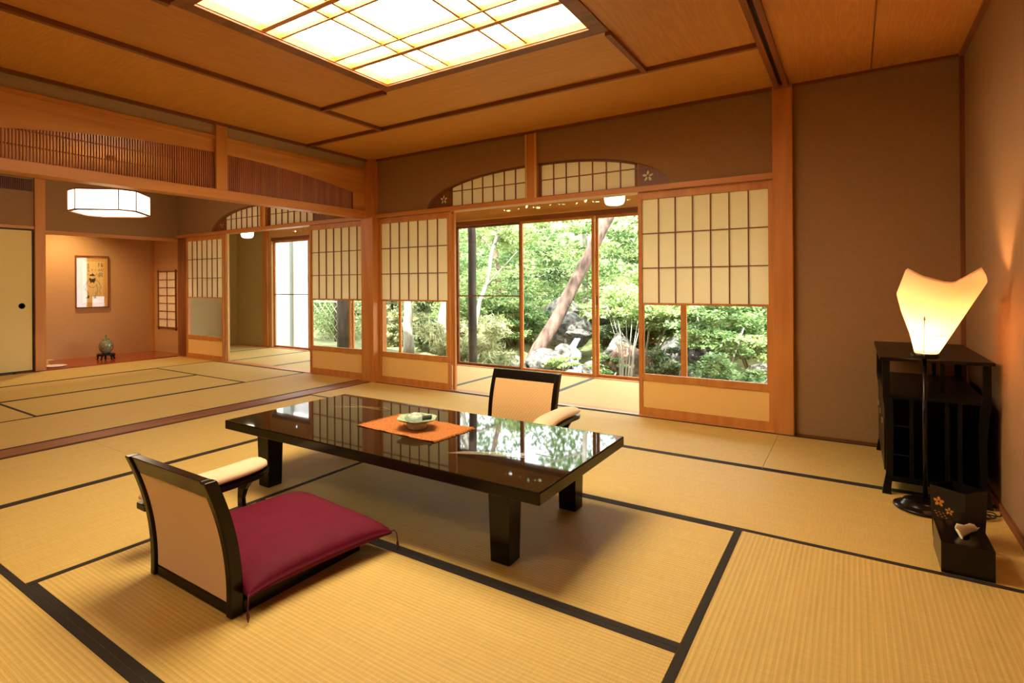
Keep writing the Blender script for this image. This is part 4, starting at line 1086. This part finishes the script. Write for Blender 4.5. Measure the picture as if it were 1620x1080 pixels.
tree('dark thick trunk seen through the far screen glass', B(-9.55, 9.2), (-9.55, 9.2, 5), .15, .12, 'bark_dark', [(-9.5, 9.6, 4.6, 1.5, 1.2, .8)], branches=2, seed=6, wig=.01, lmat='leaf_dark')
tree('grey forked trunk seen through the right part of the far screen glass', B(-8.95, 9.6), (-8.6, 9.7, 3.0), .12, .06, 'bark_red', [(-8.6, 10.0, 2.6, 1.0, .8, .8)], branches=4, seed=7)
# multi-stem shrub right
t = thing('shrub', 'thin pale multi-stemmed shrub at the right edge of the garden doorway', 'shrub', B(-2.95, 9.0))
for i in range(7):
    a = i*.9; MB().tube([(.05*cos(a), .05*sin(a), 0), (.10*cos(a), .08*sin(a), .4), (.12*cos(a)+.02, .12*sin(a), .8), (.24*cos(a), .2*sin(a), 1.25)], [.011, .010, .008, .005], 6).build('stem', 'bark_pale', t, smooth=True)
leaves('foliage', crown(random.Random(5), (.05, .1, 1.5), (.8, .5, .35), 26, 110), 'leaf_bright', .07, t)
# shrubs
def shrub(label, x, y, zc, R, mat, size=.07, k_=30, nn=220, seed=0, flat=.5, asp=.5, fl=.35):
    b = B(x, y); t = thing('shrub', label, 'shrub', b); rn = random.Random(seed)
    for i in range(4):
        a = i*1.6+seed; MB().tube([(.04*cos(a), .04*sin(a), 0), (R[0]*.4*cos(a), R[1]*.4*sin(a), max(.12, (zc-b[2])*.6)), (R[0]*.7*cos(a), R[1]*.7*sin(a), max(.2, zc-b[2]))], [.025, .018, .008], 6).build('stem', 'bark_pale', t, smooth=True)
    leaves('foliage', crown(rn, (0, 0, zc-b[2]), R, k_, nn, fl), mat, size, t, flat=flat, aspect=asp)
shrub('dense shrub with long narrow leaves at the foot of the left glass door', -6.0, 9.0, .0, (1.0, .6, .55), 'leaf_pale', .16, 34, 120, 1, 0, .16)
shrub('bright layered maple-like shrub right of the boulders', -3.4, 11.4, .70, (1.1, .8, .55), 'leaf_bright', .08, 44, 240, 2, 1.0)
shrub('green shrub above the brown boulder by the right edge of the doorway', -2.2, 11.2, 1.0, (1.1, .8, .7), 'leaf_green', .08, 40, 240, 3, 1.0)
shrub('bright feathery bush at the left of the right screen glass', -1.75, 10.0, .35, (.7, .5, .5), 'leaf_green', .07, 34, 200, 4, 1.0)
shrub('pale green bush filling the right screen glass', -.4, 11.2, .7, (1.6, .8, .7), 'leaf_bright', .08, 50, 220, 5, .8)
shrub('low yellowish bush at the lower right of the right screen glass', .35, 9.6, -.15, (.8, .5, .35), 'leaf_pale', .07, 30, 200, 6)
shrub('pale bushy shrub seen at the left of the glass beside the pillar', -8.6, 9.8, .3, (.7, .5, .7), 'leaf_pale', .07, 34, 220, 7)
shrub('dark shaded bush between the two pale trunks', -7.1, 10.0, -.02, (.9, .4, .35), 'leaf_dark', .08, 30, 220, 8)
shrub('green bush behind the lattice fence', -11.3, 10.8, .5, (1.4, .6, .9), 'leaf_green', .08, 44, 200, 9)
shrub('small mossy green tuft left of the falling water', -4.6, 10.2, -.45, (.35, .3, .14), 'leaf_bright', .05, 16, 160, 10)
shrub('green fern-like tuft right of the waterfall pool', -3.6, 10.0, -.45, (.3, .3, .2), 'leaf_green', .05, 16, 160, 11)
shrub('green bush left of the boulder stack behind the leaning trunk', -6.3, 11.4, .25, (.9, .6, .6), 'leaf_green', .08, 36, 220, 12, 1.0)
shrub('low feathery green bush at the lower left of the right screen glass', -1.35, 8.9, -.28, (.55, .35, .3), 'leaf_green', .06, 28, 200, 14, 1.0)
shrub('broad pale bush low in the middle of the right screen glass', -.55, 9.6, .0, (.8, .4, .4), 'leaf_bright', .06, 34, 200, 15, 1.0)
shrub('small round green bush low behind the thin stems', -2.3, 9.5, -.3, (.5, .35, .28), 'leaf_dark', .06, 24, 200, 16, 1.0)
shrub('pale bush at the far right edge of the right screen glass', .3, 10.6, .15, (.8, .4, .5), 'leaf_bright', .07, 34, 200, 17, 1.0)
shrub('green bush behind the flat boulder in the right screen glass', -1.3, 10.8, .15, (.8, .4, .4), 'leaf_green', .07, 34, 200, 18, 1.0)
shrub('bright low bush on the gravel behind the pale trunks', -6.9, 11.2, .5, (1.3, .5, .8), 'leaf_bright', .08, 40, 200, 19, 1.0)
shrub('dark shaded bush just right of the falling water', -3.95, 11.7, -.10, (.55, .3, .35), 'leaf_dark', .06, 30, 220, 20, .8)
shrub('green bush between the falling water and the brown boulder', -3.4, 12.0, .05, (.6, .3, .4), 'leaf_green', .07, 30, 220, 21, 1.0)
# lattice fence
t = thing('lattice_fence', 'pale diagonal bamboo lattice fence seen through the far screen glass', 'fence', (-11.6, 9.9, -.35))
q = MB()
for i in range(14):
    for s_ in (-1, 1):
        x0_ = i*.22-.2; x1_ = x0_+s_*.9
        q.tube([(x0_, s_*.012, 0), (x1_, s_*.012, .95)], .008, 6)
q.build('lattice', 'bamboo', t)
for x in (-.6, 1.0, 2.9): MB().tube([(x, .04, -.1), (x, .04, 1.05)], .03, 8).build('post', 'bark_dark', t)
MB().tube([(-.8, 0, .98), (3.3, 0, .98)], .02, 8).build('top_rail', 'bamboo', t)
# forest backdrop (uncountable foliage)
rn = random.Random(21)
def fc(n_, X, Y, Z, S_, fl, per, zf=0, zo=0):
    cl = []
    for i in range(n_):
        x = rn.uniform(*X); y = rn.uniform(*Y); z = rn.uniform(Z[0], Z[1]+zf*sin(x*.9+zo)); s_ = rn.uniform(*S_); cl.append((x, y, z, s_, s_, s_*fl, per))
    return cl
parts = [(fc(420, (-19, 7), (12.6, 16), (-.2, 3.3), (.35, .75), .3, 190, .5), 'leaf_green', .105, .7),
         (fc(280, (-20, 7), (12.0, 15), (0, 2.9), (.3, .7), .26, 170, .5, 1), 'leaf_bright', .10, 1.0),
         (fc(110, (-20, 7), (12.2, 15), (-.3, 2.4), (.3, .6), .4, 170, .5, 2), 'leaf_dark', .09, .4),
         (fc(300, (-30, 14), (17, 22), (-.5, 3.3), (.7, 1.2), .45, 170, .8, 2.6), 'leaf_green', .2, .7),
         (fc(260, (-24, 10), (17, 23), (4.2, 12), (.7, 1.3), .35, 110, .6), 'leaf_green', .2, .7),
         (fc(46, (-16, 5), (12, 17), (3.3, 7.5), (.5, 1.0), .3, 110), 'leaf_bright', .11, .7)]
objs = [leaves('forest_foliage', c_, m_, s_, flat=f_) for c_, m_, s_, f_ in parts]
me = bpy.data.meshes.new('forest_foliage'); VV = []; MI = []
for i_, o in enumerate(objs):
    a_ = np.empty(len(o.data.vertices)*3, np.float32); o.data.vertices.foreach_get('co', a_); VV.append(a_); MI.append(np.full(len(o.data.polygons), i_, np.int32))
VV = np.concatenate(VV); MI = np.concatenate(MI); n_ = len(MI)
me.vertices.add(4*n_); me.vertices.foreach_set('co', VV); me.loops.add(4*n_); me.loops.foreach_set('vertex_index', np.arange(4*n_, dtype=np.int32))
me.polygons.add(n_); me.polygons.foreach_set('loop_start', np.arange(0, 4*n_, 4, dtype=np.int32)); me.polygons.foreach_set('loop_total', np.full(n_, 4, np.int32))
me.update(calc_edges=True)
for _, m_, _, _ in parts: me.materials.append(MATS[m_])
me.polygons.foreach_set('material_index', MI)
for o in objs: bpy.data.objects.remove(o)
o = bpy.data.objects.new('forest_foliage', me); C.objects.link(o)
tag(o, 'layered bright green forest foliage behind the boulders', 'foliage', kind='stuff')
for i in range(7):
    x = [-13.5, -10.2, -7.9, -5.9, -2.3, .4, 3.2][i]; y = [15, 14.5, 13.5, 14.6, 14.8, 13.6, 15][i]
    lb = ['slim background trunk far left behind the fence', 'slim background trunk behind the far screen glass', 'slim background trunk behind the stump-like trunk', 'slim background trunk right of the dark near trunk',
          'slim background trunk at the upper right of the doorway', 'slim background trunk behind the right screen glass', 'slim background trunk beyond the right pillar'][i]
    tree(lb, B(x, y), (x+.6*sin(i*2), y+.3, 6.5), .09, .05, 'bark_pale' if i % 2 else 'bark_red', branches=4, seed=30+i, wig=.08, group='slim background trees')

# ------------------------------------------------------------------ roof (blocks the sun)
struct(MB().box(-9.6, 1.6, YN-.3, YV+.75, 2.62, 2.74).build('ceiling_roof', 'wood_darkX'))
struct(MB().box(-9.3, 1.3, YV+.02, YV+.10, 2.16, 2.62).build('wall_eaves', 'plaster'))

# ------------------------------------------------------------------ lights
def light(name, kind, loc, energy, col, size=.1, rot=(0, 0, 0), **k_):
    l = bpy.data.lights.new(name, kind); l.energy = energy; l.color = col[:3]
    if kind == 'AREA': l.shape = 'SQUARE'; l.size = size
    elif kind == 'POINT': l.shadow_soft_size = size
    elif kind == 'SPOT': l.shadow_soft_size = size; l.spot_size = k_.get('ang', 1.5); l.spot_blend = .8
    elif kind == 'SUN': l.angle = size
    o = bpy.data.objects.new(name, l); C.objects.link(o); o.location = loc; o.rotation_euler = rot; return o
light('lamp_shade_light', 'POINT', (.268, 3.372, .835), 5.5, (1, .60, .30), .045)
light('alcove_downlight', 'SPOT', (-8.66, 3.30, 2.20), 40, (1, .68, .32), .05, ang=2.3)
light('lantern_light', 'POINT', (-6.24, 2.72, 1.66), 7, (1, .76, .44), .2)
sun = light('sun', 'SUN', (0, 0, 20), 9.0, (1, .97, .88), .02, rot=(math.radians(38), math.radians(14), 0))
w = bpy.data.worlds.new('world'); bpy.context.scene.world = w; w.use_nodes = True
bg = w.node_tree.nodes['Background']; bg.inputs[0].default_value = (.92, .97, 1, 1); bg.inputs[1].default_value = 3.6
vs_ = bpy.context.scene.view_settings
vs_.view_transform = 'Standard'; vs_.look = 'None'; vs_.gamma = 1; vs_.use_curve_mapping = False; vs_.exposure = 1.36
